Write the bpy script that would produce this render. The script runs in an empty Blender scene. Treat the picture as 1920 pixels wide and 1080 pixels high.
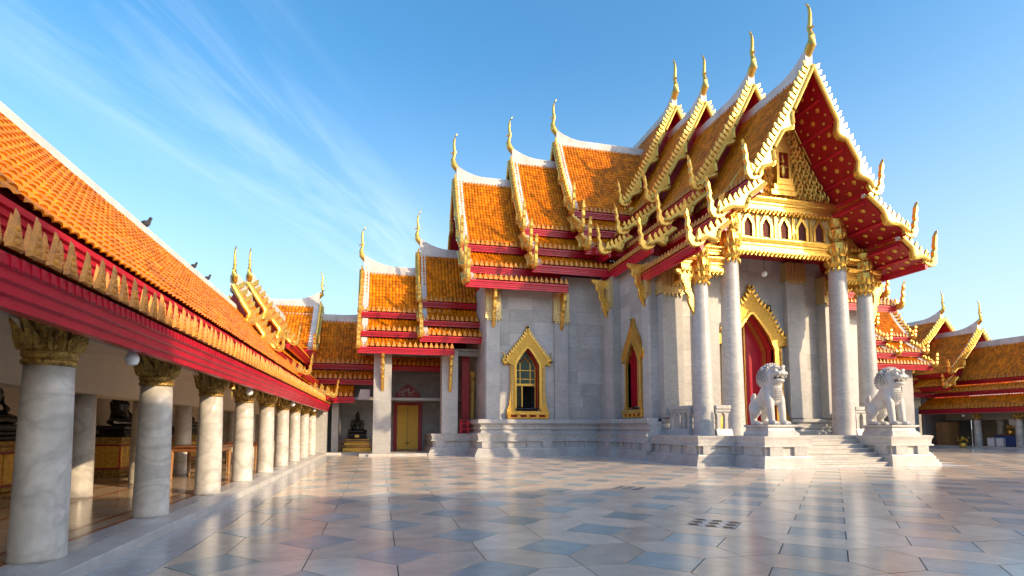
import bpy, bmesh, math, random
import numpy as np
from mathutils import Vector, Matrix
random.seed(7); rng = np.random.default_rng(7)
R = math.radians
scene = bpy.context.scene
col = scene.collection

# ------------------------------------------------------------------ camera
cam_d = bpy.data.cameras.new('camera'); cam = bpy.data.objects.new('camera', cam_d); col.objects.link(cam)
cam.location = (0, 0, 1.4)
cam.rotation_euler = (R(90 + 4.4), 0, R(-13.5))
cam_d.sensor_width = 36; cam_d.lens = 36 * 1030 / 1920
cam_d.shift_y = 184 / 1920
cam_d.clip_start = 0.05; cam_d.clip_end = 3000
scene.camera = cam

# ------------------------------------------------------------------ world, sun, exposure
SUN_AZ, SUN_EL = 134.0, 23.5
w = bpy.data.worlds.new('World'); scene.world = w; w.use_nodes = True
nt = w.node_tree; nt.nodes.clear()
def WN(t, **k):
    n = nt.nodes.new(t)
    for a, b in k.items(): setattr(n, a, b)
    return n
sky = WN('ShaderNodeTexSky', sky_type='NISHITA', sun_disc=False, sun_elevation=R(SUN_EL), sun_rotation=R(SUN_AZ),
         altitude=0, air_density=1.1, dust_density=2.2, ozone_density=2.4)
bg = WN('ShaderNodeBackground'); bg.inputs[1].default_value = 0.15
out = WN('ShaderNodeOutputWorld')
tc = WN('ShaderNodeTexCoord'); sep = WN('ShaderNodeSeparateXYZ')
nt.links.new(tc.outputs['Generated'], sep.inputs[0])
zc = WN('ShaderNodeMath', operation='MAXIMUM'); zc.inputs[1].default_value = 0.06
nt.links.new(sep.outputs[2], zc.inputs[0])
dx = WN('ShaderNodeMath', operation='DIVIDE'); dy = WN('ShaderNodeMath', operation='DIVIDE')
nt.links.new(sep.outputs[0], dx.inputs[0]); nt.links.new(zc.outputs[0], dx.inputs[1])
nt.links.new(sep.outputs[1], dy.inputs[0]); nt.links.new(zc.outputs[0], dy.inputs[1])
cmb = WN('ShaderNodeCombineXYZ'); nt.links.new(dx.outputs[0], cmb.inputs[0]); nt.links.new(dy.outputs[0], cmb.inputs[1])
mp0 = WN('ShaderNodeMapping'); mp0.inputs['Rotation'].default_value = (0, 0, R(-67.6)); nt.links.new(cmb.outputs[0], mp0.inputs[0])
mp = WN('ShaderNodeMapping'); mp.inputs['Scale'].default_value = (0.5, 3.4, 1); nt.links.new(mp0.outputs[0], mp.inputs[0])
sp0 = WN('ShaderNodeSeparateXYZ'); nt.links.new(mp0.outputs[0], sp0.inputs[0])
bnd = WN('ShaderNodeMapRange', interpolation_type='SMOOTHSTEP'); bnd.inputs[1].default_value = 0.55; bnd.inputs[2].default_value = 1.15; nt.links.new(sp0.outputs[1], bnd.inputs[0])
bnd2 = WN('ShaderNodeMapRange', interpolation_type='SMOOTHSTEP'); bnd2.inputs[1].default_value = 1.9; bnd2.inputs[2].default_value = 1.2; nt.links.new(sp0.outputs[1], bnd2.inputs[0])
nz = WN('ShaderNodeTexNoise'); nz.inputs['Scale'].default_value = 1.1; nz.inputs['Detail'].default_value = 9; nz.inputs['Roughness'].default_value = 0.62
nz.inputs['Distortion'].default_value = 0.5
nt.links.new(mp.outputs[0], nz.inputs['Vector'])
r1 = WN('ShaderNodeMapRange'); r1.inputs[1].default_value = 0.42; r1.inputs[2].default_value = 0.78
r2 = WN('ShaderNodeMath', operation='MULTIPLY'); nt.links.new(bnd.outputs[0], r2.inputs[0]); nt.links.new(bnd2.outputs[0], r2.inputs[1])
nt.links.new(nz.outputs[0], r1.inputs[0])
mm = WN('ShaderNodeMath', operation='MULTIPLY'); nt.links.new(r1.outputs[0], mm.inputs[0]); nt.links.new(r2.outputs[0], mm.inputs[1])
mc = WN('ShaderNodeMath', operation='MULTIPLY'); mc.inputs[1].default_value = 0.30; nt.links.new(mm.outputs[0], mc.inputs[0])
hs = WN('ShaderNodeHueSaturation'); hs.inputs['Hue'].default_value = 0.492; hs.inputs['Saturation'].default_value = 1.30; hs.inputs['Value'].default_value = 0.92
nt.links.new(sky.outputs[0], hs.inputs['Color'])
hz = WN('ShaderNodeMapRange', interpolation_type='SMOOTHSTEP'); hz.inputs[1].default_value = 0.60; hz.inputs[2].default_value = -0.08; hz.inputs[3].default_value = 0; hz.inputs[4].default_value = 0.85
nt.links.new(sep.outputs[2], hz.inputs[0])
hm = WN('ShaderNodeMixRGB'); hm.inputs[2].default_value = (2.35, 2.85, 3.2, 1)
nt.links.new(hz.outputs[0], hm.inputs[0]); nt.links.new(hs.outputs[0], hm.inputs[1])
mx = WN('ShaderNodeMixRGB'); mx.inputs[2].default_value = (4.3, 4.7, 5.0, 1)
nt.links.new(mc.outputs[0], mx.inputs[0]); nt.links.new(hm.outputs[0], mx.inputs[1])
nt.links.new(mx.outputs[0], bg.inputs[0]); nt.links.new(bg.outputs[0], out.inputs[0])

sd = bpy.data.lights.new('sun', 'SUN'); sd.energy = 2.4; sd.angle = R(0.8); sd.color = (1.0, 0.74, 0.45)
so = bpy.data.objects.new('sun', sd); col.objects.link(so)
sdir = Vector((math.sin(R(SUN_AZ)) * math.cos(R(SUN_EL)), math.cos(R(SUN_AZ)) * math.cos(R(SUN_EL)), math.sin(R(SUN_EL))))
so.rotation_euler = sdir.to_track_quat('Z', 'Y').to_euler()
scene.view_settings.view_transform = 'Standard'; scene.view_settings.look = 'None'
scene.view_settings.gamma = 1; scene.view_settings.exposure = 1.22; scene.view_settings.use_curve_mapping = False

# ------------------------------------------------------------------ materials
MATS = {}
def mat(name, base, rough=0.5, metal=0.0, var=0.0, noise=0.0, nscale=6.0, bump=0.0, bscale=20.0, c2=None, vein=None, coat=0.0, streak=0.0, attr=False, spec=None, emis=None, speck=None, objrand=0.0):
    if name in MATS: return MATS[name]
    m = bpy.data.materials.new(name); m.use_nodes = True
    n = m.node_tree.nodes; L = m.node_tree.links; b = n['Principled BSDF']
    b.inputs['Roughness'].default_value = rough; b.inputs['Metallic'].default_value = metal
    if coat: b.inputs['Coat Weight'].default_value = coat; b.inputs['Coat Roughness'].default_value = 0.12
    if spec is not None: b.inputs['Specular IOR Level'].default_value = spec
    def new(t): return n.new(t)
    rgb = new('ShaderNodeRGB'); rgb.outputs[0].default_value = (*base, 1); cur = rgb.outputs[0]
    co = new('ShaderNodeTexCoord').outputs['Object']
    geo = new('ShaderNodeNewGeometry').outputs['Position']
    if noise or c2:
        t = new('ShaderNodeTexNoise'); t.inputs['Scale'].default_value = nscale; t.inputs['Detail'].default_value = 6; t.inputs['Roughness'].default_value = 0.6
        L.new(geo, t.inputs['Vector'])
        mr = new('ShaderNodeMapRange'); mr.inputs[1].default_value = 0.35; mr.inputs[2].default_value = 0.68; L.new(t.outputs[0], mr.inputs[0])
        mxx = new('ShaderNodeMixRGB'); mxx.inputs[2].default_value = (*(c2 or tuple(x * (1 - noise) for x in base)), 1)
        L.new(mr.outputs[0], mxx.inputs[0]); L.new(cur, mxx.inputs[1]); cur = mxx.outputs[0]
    if vein:
        t = new('ShaderNodeTexNoise'); t.inputs['Scale'].default_value = vein[1]; t.inputs['Detail'].default_value = 5; t.inputs['Distortion'].default_value = 1.6
        mpv = new('ShaderNodeMapping'); mpv.inputs['Scale'].default_value = (1, 1, 1.9); mpv.inputs['Rotation'].default_value = (0.5, 0.4, 0.2)
        L.new(geo, mpv.inputs[0]); L.new(mpv.outputs[0], t.inputs['Vector'])
        s = new('ShaderNodeMath'); s.operation = 'SUBTRACT'; s.inputs[1].default_value = 0.5; L.new(t.outputs[0], s.inputs[0])
        a = new('ShaderNodeMath'); a.operation = 'ABSOLUTE'; L.new(s.outputs[0], a.inputs[0])
        mr = new('ShaderNodeMapRange'); mr.inputs[1].default_value = 0.0; mr.inputs[2].default_value = 0.07; mr.inputs[3].default_value = vein[2]; mr.inputs[4].default_value = 0; L.new(a.outputs[0], mr.inputs[0])
        mxx = new('ShaderNodeMixRGB'); mxx.inputs[2].default_value = (*vein[0], 1); L.new(mr.outputs[0], mxx.inputs[0]); L.new(cur, mxx.inputs[1]); cur = mxx.outputs[0]
    if streak:
        mps = new('ShaderNodeMapping'); mps.inputs['Scale'].default_value = (1.5, 1.5, 0.5); L.new(geo, mps.inputs[0])
        t = new('ShaderNodeTexNoise'); t.inputs['Scale'].default_value = 1.0; t.inputs['Detail'].default_value = 7; t.inputs['Roughness'].default_value = 0.65; L.new(mps.outputs[0], t.inputs['Vector'])
        mr = new('ShaderNodeMapRange'); mr.inputs[1].default_value = 0.42; mr.inputs[2].default_value = 0.75; mr.inputs[3].default_value = 1; mr.inputs[4].default_value = 1 - streak; L.new(t.outputs[0], mr.inputs[0])
        mxx = new('ShaderNodeMixRGB'); mxx.blend_type = 'MULTIPLY'; mxx.inputs[0].default_value = 1; L.new(cur, mxx.inputs[1]); L.new(mr.outputs[0], mxx.inputs[2]); cur = mxx.outputs[0]
    if speck:
        t = new('ShaderNodeTexNoise'); t.inputs['Scale'].default_value = speck[0]; t.inputs['Detail'].default_value = 2; L.new(geo, t.inputs['Vector'])
        mr = new('ShaderNodeMapRange'); mr.inputs[1].default_value = 0.35; mr.inputs[2].default_value = 0.65; mr.inputs[3].default_value = 1 - speck[1]; mr.inputs[4].default_value = 1 + speck[1]; L.new(t.outputs[0], mr.inputs[0])
        mxx = new('ShaderNodeMixRGB'); mxx.blend_type = 'MULTIPLY'; mxx.inputs[0].default_value = 1; L.new(cur, mxx.inputs[1]); L.new(mr.outputs[0], mxx.inputs[2]); cur = mxx.outputs[0]
    if objrand or attr:
        if attr:
            at = new('ShaderNodeAttribute'); at.attribute_name = 'rnd'; src = at.outputs['Fac']; amt = var
        else:
            src = new('ShaderNodeObjectInfo').outputs['Random']; amt = objrand
        mr = new('ShaderNodeMapRange'); mr.inputs[3].default_value = 1 - amt; mr.inputs[4].default_value = 1 + amt; L.new(src, mr.inputs[0])
        mxx = new('ShaderNodeMixRGB'); mxx.blend_type = 'MULTIPLY'; mxx.inputs[0].default_value = 1; L.new(cur, mxx.inputs[1]); L.new(mr.outputs[0], mxx.inputs[2]); cur = mxx.outputs[0]
    L.new(cur, b.inputs['Base Color'])
    if bump:
        t = new('ShaderNodeTexNoise'); t.inputs['Scale'].default_value = bscale; t.inputs['Detail'].default_value = 4; L.new(geo, t.inputs['Vector'])
        bp = new('ShaderNodeBump'); bp.inputs['Strength'].default_value = bump; bp.inputs['Distance'].default_value = 0.05
        L.new(t.outputs[0], bp.inputs['Height']); L.new(bp.outputs[0], b.inputs['Normal'])
    if emis: b.inputs['Emission Color'].default_value = (*emis[0], 1); b.inputs['Emission Strength'].default_value = emis[1]
    MATS[name] = m; return m

mat('marble', (0.55, 0.545, 0.53), 0.38, c2=(0.45, 0.455, 0.45), nscale=0.9, vein=((0.31, 0.32, 0.33), 1.3, 0.45), speck=(40, 0.04), streak=0.14)
mat('marble_panel', (0.50, 0.495, 0.48), 0.4, c2=(0.41, 0.415, 0.41), nscale=1.1, vein=((0.29, 0.30, 0.31), 1.6, 0.4), objrand=0.15, speck=(40, 0.04), streak=0.14)
mat('marble_column', (0.66, 0.635, 0.585), 0.34, c2=(0.43, 0.41, 0.375), nscale=1.6, vein=((0.27, 0.255, 0.235), 0.8, 0.42), objrand=0.05, speck=(9, 0.06))
mat('marble_white', (0.64, 0.63, 0.605), 0.42, c2=(0.54, 0.53, 0.51), nscale=3, bump=0.05, bscale=30, streak=0.3)
mat('marble_step', (0.60, 0.59, 0.565), 0.4, c2=(0.47, 0.46, 0.44), nscale=2.2, vein=((0.40, 0.38, 0.35), 1.5, 0.3), objrand=0.06, streak=0.14)
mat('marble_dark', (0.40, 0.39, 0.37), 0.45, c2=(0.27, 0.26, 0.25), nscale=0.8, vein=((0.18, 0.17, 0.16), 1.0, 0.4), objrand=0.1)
mat('plaster_cream', (0.62, 0.52, 0.40), 0.8, noise=0.12, nscale=1.5)
mat('plaster_white', (0.70, 0.69, 0.67), 0.6, c2=(0.54, 0.53, 0.52), nscale=1.5, streak=0.3)
mat('tile', (0.74, 0.235, 0.004), 0.38, attr=True, var=0.30, streak=.3, c2=(0.58, 0.17, 0.006), nscale=1.7, spec=0.22)
mat('tile_gold', (0.74, 0.30, 0.03), 0.38, c2=(0.45, 0.17, 0.03), nscale=9, bump=0.35, bscale=45)
mat('red_paint', (0.58, 0.012, 0.04), 0.28, c2=(0.48, 0.012, 0.035), nscale=2.5, streak=0.3)
mat('red_deep', (0.40, 0.010, 0.02), 0.4, noise=0.25, nscale=3)
mat('gold', (0.86, 0.56, 0.13), 0.28, 0.85, c2=(0.70, 0.40, 0.07), nscale=9, bump=0.25, bscale=28)
mat('gold_pale', (0.80, 0.53, 0.12), 0.34, 0.6, c2=(0.66, 0.40, 0.07), nscale=5, bump=0.15, bscale=18)
mat('gold_carved', (0.85, 0.54, 0.11), 0.33, 0.8, c2=(0.58, 0.31, 0.05), nscale=14, bump=0.7, bscale=26)
mat('gold_old', (0.62, 0.40, 0.10), 0.36, 0.7, c2=(0.16, 0.09, 0.03), nscale=16, bump=0.6, bscale=40)
mat('gold_mosaic', (0.82, 0.66, 0.34), 0.25, 0.6, c2=(0.55, 0.40, 0.16), nscale=24, bump=0.4, bscale=50)
mat('mirror_mosaic', (0.30, 0.31, 0.30), 0.12, 0.6, c2=(0.08, 0.07, 0.06), nscale=22)
mat('granite_blue', (0.44, 0.50, 0.46), 0.19, c2=(0.34, 0.40, 0.38), nscale=2.5, speck=(120, 0.28), objrand=0.16, spec=.42)
mat('granite_pink', (0.78, 0.64, 0.48), 0.19, c2=(0.64, 0.54, 0.43), nscale=3.5, streak=.22, speck=(110, 0.16), objrand=0.15, spec=.42)
mat('granite_far', (0.76, 0.61, 0.46), 0.19, c2=(0.62, 0.52, 0.41), nscale=0.9, attr=True, var=0.16, spec=.42)
mat('granite_border', (0.50, 0.51, 0.51), 0.22, c2=(0.42, 0.43, 0.44), nscale=3, vein=((0.33, 0.35, 0.36), 2.5, 0.5))
mat('joint', (0.10, 0.09, 0.08), 0.8)
mat('floor_warm', (0.46, 0.37, 0.27), 0.16, c2=(0.36, 0.27, 0.18), nscale=2, objrand=0.15)
mat('floor_red', (0.30, 0.12, 0.07), 0.2, noise=0.2)
mat('wood', (0.22, 0.085, 0.03), 0.35, c2=(0.13, 0.05, 0.02), nscale=6)
mat('wood_light', (0.34, 0.17, 0.06), 0.5, c2=(0.26, 0.12, 0.04), nscale=5)
mat('bronze', (0.028, 0.026, 0.024), 0.35, 0.4)
mat('black', (0.012, 0.012, 0.012), 0.5)
mat('interior_shade', (0.02, 0.017, 0.015), 0.9)
mat('niche_dark', (0.12, 0.022, 0.015), 0.8)
mat('bulb', (0.82, 0.84, 0.85), 0.25)
mat('glass_dark', (0.03, 0.05, 0.045), 0.08, c2=(0.05, 0.07, 0.05), nscale=8)
mat('glass_green', (0.05, 0.12, 0.11), 0.10, c2=(0.09, 0.13, 0.10), nscale=25)
mat('mouth_dark', (0.06, 0.06, 0.06), 0.5, 0.5)  # dark tone painting the shade inside the lions' jaws
mat('feather', (0.05, 0.05, 0.06), 0.7, noise=0.4, nscale=40)
mat('leaf', (0.05, 0.10, 0.03), 0.6, noise=0.4, nscale=20)
mat('flower_white', (0.8, 0.8, 0.74), 0.6)
mat('flower_yellow', (0.75, 0.42, 0.04), 0.6)
mat('paper_white', (0.75, 0.75, 0.76), 0.7)
mat('blue_cloth', (0.03, 0.06, 0.20), 0.8)
mat('soffit_gold', (0.75, 0.45, 0.08), 0.4, 0.5)

# ------------------------------------------------------------------ helpers
class MB:
    def __init__(s): s.v = []; s.f = []
    def add(s, vs, fs):
        o = len(s.v); s.v += [tuple(p) for p in vs]; s.f += [tuple(i + o for i in f) for f in fs]; return s
    def box(s, x0, x1, y0, y1, z0, z1):
        return s.add([(x0,y0,z0),(x1,y0,z0),(x1,y1,z0),(x0,y1,z0),(x0,y0,z1),(x1,y0,z1),(x1,y1,z1),(x0,y1,z1)],
                     [(0,3,2,1),(4,5,6,7),(0,1,5,4),(1,2,6,5),(2,3,7,6),(3,0,4,7)])
    def fbox(s, fr, a0, a1, l0, l1, z0, z1):
        vs = [fr(a, l, z) for z in (z0, z1) for a, l in ((a0,l0),(a1,l0),(a1,l1),(a0,l1))]
        return s.add(vs, [(0,3,2,1),(4,5,6,7),(0,1,5,4),(1,2,6,5),(2,3,7,6),(3,0,4,7)])
    def prism(s, pts, fn):                     # pts 2d polygon, fn(p, k) -> 3d for k = 0, 1
        n = len(pts); vs = [fn(p, 0) for p in pts] + [fn(p, 1) for p in pts]
        return s.add(vs, [tuple(range(n - 1, -1, -1)), tuple(range(n, 2 * n))] + [(i, (i + 1) % n, n + (i + 1) % n, n + i) for i in range(n)])
    def lathe(s, prof, c, n=16, axis=None):
        vs = []; m = len(prof)
        for r, z in prof:
            for k in range(n):
                t = 2 * math.pi * k / n; vs.append((c[0] + r * math.cos(t), c[1] + r * math.sin(t), c[2] + z))
        fs = [(i * n + k, i * n + (k + 1) % n, (i + 1) * n + (k + 1) % n, (i + 1) * n + k) for i in range(m - 1) for k in range(n)]
        fs.append(tuple(range(n - 1, -1, -1))); fs.append(tuple((m - 1) * n + k for k in range(n)))
        return s.add(vs, fs)
    def tube(s, pts, rad, n=8, flat=1.0, side=None):
        pts = [Vector(p) for p in pts]; vs = []
        if not hasattr(rad, '__len__'): rad = [rad] * len(pts)
        for i, p in enumerate(pts):
            t = (pts[min(i + 1, len(pts) - 1)] - pts[max(i - 1, 0)]).normalized()
            u = Vector(side) if side else (Vector((0, 0, 1)) if abs(t.z) < 0.9 else Vector((1, 0, 0)))
            a = t.cross(u)
            a = a.normalized() if a.length > 1e-5 else Vector((1, 0, 0)); b = a.cross(t).normalized()
            for k in range(n):
                th = 2 * math.pi * k / n; vs.append(p + a * (rad[i] * math.cos(th)) + b * (rad[i] * flat * math.sin(th)))
        m = len(pts)
        fs = [(i * n + k, i * n + (k + 1) % n, (i + 1) * n + (k + 1) % n, (i + 1) * n + k) for i in range(m - 1) for k in range(n)]
        fs.append(tuple(range(n - 1, -1, -1))); fs.append(tuple((m - 1) * n + k for k in range(n)))
        return s.add(vs, fs)
    def sphere(s, c, r, n=10, m=7):
        if not hasattr(r, '__len__'): r = (r, r, r)
        vs = [(c[0], c[1], c[2] - r[2])]; fs = []
        for i in range(1, m):
            ph = -math.pi / 2 + math.pi * i / m
            for k in range(n):
                t = 2 * math.pi * k / n; vs.append((c[0] + r[0] * math.cos(ph) * math.cos(t), c[1] + r[1] * math.cos(ph) * math.sin(t), c[2] + r[2] * math.sin(ph)))
        vs.append((c[0], c[1], c[2] + r[2])); e = len(vs) - 1
        for k in range(n): fs.append((0, 1 + (k + 1) % n, 1 + k)); fs.append((e, e - n + k, e - n + (k + 1) % n))
        for i in range(m - 2):
            for k in range(n): fs.append((1 + i * n + k, 1 + i * n + (k + 1) % n, 1 + (i + 1) * n + (k + 1) % n, 1 + (i + 1) * n + k))
        return s.add(vs, fs)
    def sweep(s, path, prof, closed=False):    # plan polyline path [(x,y)], profile [(offset to the right of travel, z)]
        n = len(path); m = len(prof); vs = []
        for i, p in enumerate(path):
            p = Vector(p)
            d0 = (p - Vector(path[i - 1])).normalized() if (i > 0 or closed) else None
            d1 = (Vector(path[(i + 1) % n]) - p).normalized() if (i < n - 1 or closed) else None
            if d0 is None: d0 = d1
            if d1 is None: d1 = d0
            n0 = Vector((d0.y, -d0.x)); n1 = Vector((d1.y, -d1.x)); b = (n0 + n1)
            b = b / max(b.dot(n0), 0.2)
            for o, z in prof: vs.append((p.x + b.x * o, p.y + b.y * o, z))
        fs = []
        for i in range(n if closed else n - 1):
            j = (i + 1) % n
            for k in range(m - 1): fs.append((i * m + k, j * m + k, j * m + k + 1, i * m + k + 1))
        if not closed: fs.append(tuple(range(m))); fs.append(tuple((n - 1) * m + k for k in range(m - 1, -1, -1)))
        return s.add(vs, fs)
    def mesh(s, name, smooth=False):
        me = bpy.data.meshes.new(name); me.from_pydata(s.v, [], s.f); me.validate()
        if smooth: me.polygons.foreach_set('use_smooth', [True] * len(me.polygons))
        return me
def link(name, me, m, parent=None, smooth=False):
    o = bpy.data.objects.new(name, me); col.objects.link(o)
    if m and not me.materials: me.materials.append(MATS[m])
    if parent: o.parent = parent
    return o
def fixn(me):
    bm = bmesh.new(); bm.from_mesh(me); bmesh.ops.recalc_face_normals(bm, faces=bm.faces); bm.to_mesh(me); bm.free()
def part(name, mb, m, parent=None, smooth=False, bevel=0.0, kind=None):
    me = mb.mesh(name, smooth); fixn(me)
    o = link(name, me, m, parent)
    if smooth == 'auto' or (smooth and bevel == 0):
        try: me.set_sharp_from_angle(angle=R(38))
        except Exception: pass
    if bevel:
        b = o.modifiers.new('b', 'BEVEL'); b.width = bevel; b.segments = 1; b.limit_method = 'ANGLE'
    if kind: o['kind'] = kind
    return o
def thing(name, label, cat, loc=(0, 0, 0), group=None, kind=None):
    o = bpy.data.objects.new(name, None); col.objects.link(o); o.location = loc; o.empty_display_size = 0.2
    tag(o, label, cat, group, kind); return o
def tag(o, label, cat, group=None, kind=None):
    if label: o['label'] = label
    if cat: o['category'] = cat
    if group: o['group'] = group
    if kind: o['kind'] = kind
    return o
class Fr:
    def __init__(s, o, A, L): s.o = Vector((o[0], o[1], 0)); s.A = Vector((A[0], A[1], 0)); s.L = Vector((L[0], L[1], 0))
    def __call__(s, a, l, z): p = s.o + s.A * a + s.L * l; return (p.x, p.y, z)

# ------------------------------------------------------------------ roof pieces
def curve_pts(l0, z0, l1, z1, sag, n=12):
    return [(l0 + (l1 - l0) * t, z0 + (z1 - z0) * t - sag * math.sin(math.pi * t)) for t in [i / n for i in range(n + 1)]]
def resample(c, n):
    c = np.array(c); d = np.r_[0, np.cumsum(np.hypot(*np.diff(c, axis=0).T))]
    s = np.linspace(0, d[-1], n + 1)
    return np.c_[np.interp(s, d, c[:, 0]), np.interp(s, d, c[:, 1])], d[-1]
def tile_field(name, fr, a0, a1, side, curve, parent, pitch=0.18, course=0.24, hb=0.055, step=0.026, skip=None):
    _, ln = resample(curve, 4); nc = max(2, round(ln / course)); P, _ = resample(curve, nc)
    ncol = max(1, round((a1 - a0) / pitch)); pt = (a1 - a0) / ncol
    T = np.gradient(P, axis=0); T /= np.linalg.norm(T, axis=1)[:, None]; N = np.c_[-T[:, 1], T[:, 0]]
    N[N[:, 1] < 0] *= -1
    fx = np.array([0, .28, .5, .72]); hx = np.array([0, .8, 1, .8]) * hb
    A = (np.arange(ncol)[:, None] + fx[None, :]).ravel() * pt + a0; H = np.tile(hx, ncol)
    A = np.r_[A, a1]; H = np.r_[H, 0]; C = len(A)
    rows = []
    for k in range(nc):
        rows.append((k, 0.0)); rows.append((k + 1, step))
    V = np.zeros((len(rows), C, 3)); o = fr.o; AA = fr.A; LL = fr.L
    for r, (k, up) in enumerate(rows):
        h = H + up + np.repeat(rng.normal(0, .005, ncol + 1), 4)[:C]
        l = (P[k, 0] + N[k, 0] * h) * side; z = P[k, 1] + N[k, 1] * h
        V[r, :, 0] = o.x + AA.x * A + LL.x * l; V[r, :, 1] = o.y + AA.y * A + LL.y * l; V[r, :, 2] = z
    nr = len(rows); idx = np.arange(nr * C).reshape(nr, C)
    F = np.stack([idx[:-1, :-1], idx[:-1, 1:], idx[1:, 1:], idx[1:, :-1]], -1)
    cc, rr = np.meshgrid(np.arange(C - 1) // 4, np.arange(nr - 1) // 2)
    keep = np.ones(cc.shape, bool)
    if skip: keep = ~((cc >= skip[0]) & (cc < skip[1]))
    rnd = rng.random((nc + 1, ncol + 1))[rr, cc]
    F = F[keep].reshape(-1, 4); rnd = rnd[keep].ravel()
    me = bpy.data.meshes.new(name); me.from_pydata(V.reshape(-1, 3), [], F.tolist())
    at = me.attributes.new('rnd', 'FLOAT', 'FACE'); at.data.foreach_set('value', rnd.astype(np.float32))
    ob = link(name, me, 'tile', parent); ob['kind'] = 'stuff'
    return ob, P, pt, nc, ncol, N
LEAF = [(-.5, 0), (.5, 0), (.47, .16), (.30, .42), (.15, .72), (.03, 1.0), (-.03, 1.0), (-.15, .72), (-.30, .42), (-.47, .16)]
def antefix_mesh(wd, ht, th):
    mb = MB()
    n = len(LEAF)
    vs = [(x * wd, 0, y * ht) for x, y in LEAF] + [(x * wd * .62, -th, y * ht * .80 + .04 * ht) for x, y in LEAF]
    for zz in (.18, .36, .52): mb.sphere((0, -th, ht * zz), (wd * (.26 - zz * .3), th * .45, ht * .08), 6, 4)
    mb.add(vs, [tuple(range(n)), tuple(range(2 * n - 1, n - 1, -1))] + [(i, n + i, n + (i + 1) % n, (i + 1) % n) for i in range(n)])
    me = mb.mesh('antefix'); fixn(me); me.materials.append(MATS['tile_gold']); return me
def antefix_row(fr, a0, a1, l, z, side, parent, pitch=0.26, ht=0.3, wd=0.2):
    mb = MB(); n = max(1, round((a1 - a0) / pitch)); p = (a1 - a0) / n
    for i in range(n):
        a = a0 + (i + .5) * p
        mb.prism([(x * wd, y * ht) for x, y in ((-.5, 0), (.5, 0), (.3, .5), (0, 1), (-.3, .5))], lambda q, k: fr(a + q[0], (l + (0.03 if k else -.03) - q[1] * .25) * side, z + q[1]))
    o = part('antefix_row', mb, 'tile_gold', parent, kind='stuff'); return o
def fascia(name, fr, a0, a1, l, z1, h, side, parent, m='red_paint', groove=True):
    prof = [(-.16, z1), (.05, z1), (.05, z1 - .22 * h), (.015, z1 - .26 * h), (.015, z1 - .48 * h), (-.015, z1 - .52 * h), (-.015, z1 - .74 * h), (-.05, z1 - .78 * h), (-.05, z1 - h), (-.16, z1 - h)]
    mb = MB(); mb.prism(prof, lambda p, k: fr((a1 if k else a0), (l + p[0]) * side, p[1]))
    return part(name, mb, m, parent)
FIN = [(-.42, .0), (-.28, -.20), (-.02, -.30), (.20, -.26), (.33, -.08), (.36, .12), (.32, .34), (.40, .52), (.36, .74), (.44, .96), (.40, 1.12), (.46, 1.34), (.30, 1.06), (.27, .84), (.22, .66), (.25, .50), (.15, .36), (.17, .18), (.05, .06), (-.06, .10), (-.10, .34), (-.17, .14), (-.30, .10), (-.34, .24), (-.42, .14)]
def finial_poly(mb, fr, a, l, z, side, s, th):
    mb.prism([(x * s, y * s) for x, y in FIN], lambda p, k: fr(a + (th / 2 if k else -th / 2), (l + p[0]) * side, z + p[1]))
def bargeboard(fr, a, side, curve, parent, wd=0.42, waves=2, fin=1.0, gold='gold_pale', tooth=0.26, start=0.0, th=0.15, top=0.08, tl=.32):
    n = 40; P, ln = resample(curve, n); T = np.gradient(P, axis=0); T /= np.linalg.norm(T, axis=1)[:, None]
    N = np.c_[-T[:, 1], T[:, 0]]; N[N[:, 1] < 0] *= -1
    up = P + N * top; t = np.linspace(0, 1, n + 1)
    wave = (np.maximum(0, np.sin(2 * math.pi * (waves * t - .30)))**1.5) * np.where(t < .3, .0, np.minimum(1, (t - .3) / .25)) * .95
    lo = P + N * (top - wd * (0.45 + wave))[:, None]
    mb = MB()
    for i in range(n):
        q = [up[i], up[i + 1], lo[i + 1], lo[i]]
        mb.prism([tuple(x) for x in q], lambda p, k: fr(a + (th / 2 if k else -th / 2), p[0] * side, p[1]))
    bo = part('bargeboard', mb, gold, parent)
    # raised roll along the lower edge
    mb = MB(); pts = [fr(a + th * .5, p[0] * side, p[1]) for p in (lo * .8 + up * .2)]; mb.tube(pts, 0.085, 8)
    part('naga_body', mb, gold, bo, smooth=True)
    mb = MB(); k = max(2, int(ln / tooth))
    for i in range(k):
        s = (i + .5) / k * n; j = min(int(s), n - 1); u = up[j] + (up[j + 1] - up[j]) * (s - j); d = T[j]; nn = N[j]
        w2 = tooth * .33; hh = tl * (1 - .15 * (i % 2))
        pl = [u - d * w2 - nn * .03, u + d * w2 - nn * .03, u + d * w2 * .75 + nn * hh * .6, u - d * w2 * 1.2 + nn * hh, u - d * w2 * 1.1 + nn * hh * .55]
        mb.prism([tuple(x) for x in pl], lambda p, kk: fr(a + (th * .3 if kk else -th * .3), p[0] * side, p[1]))
    part('leaf_crest', mb, gold, bo, kind='stuff')
    if fin:
        mb = MB(); e = P[-1]; finial_poly(mb, fr, a, e[0] + .12, e[1] + .02, side, fin, th * 1.15)
        mb.sphere(fr(a + th * .5, (e[0] + .1) * side, e[1] - .02), .11 * fin, 8, 5)
        part('naga_finial', mb, gold, bo, bevel=0.025)
    return bo
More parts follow.
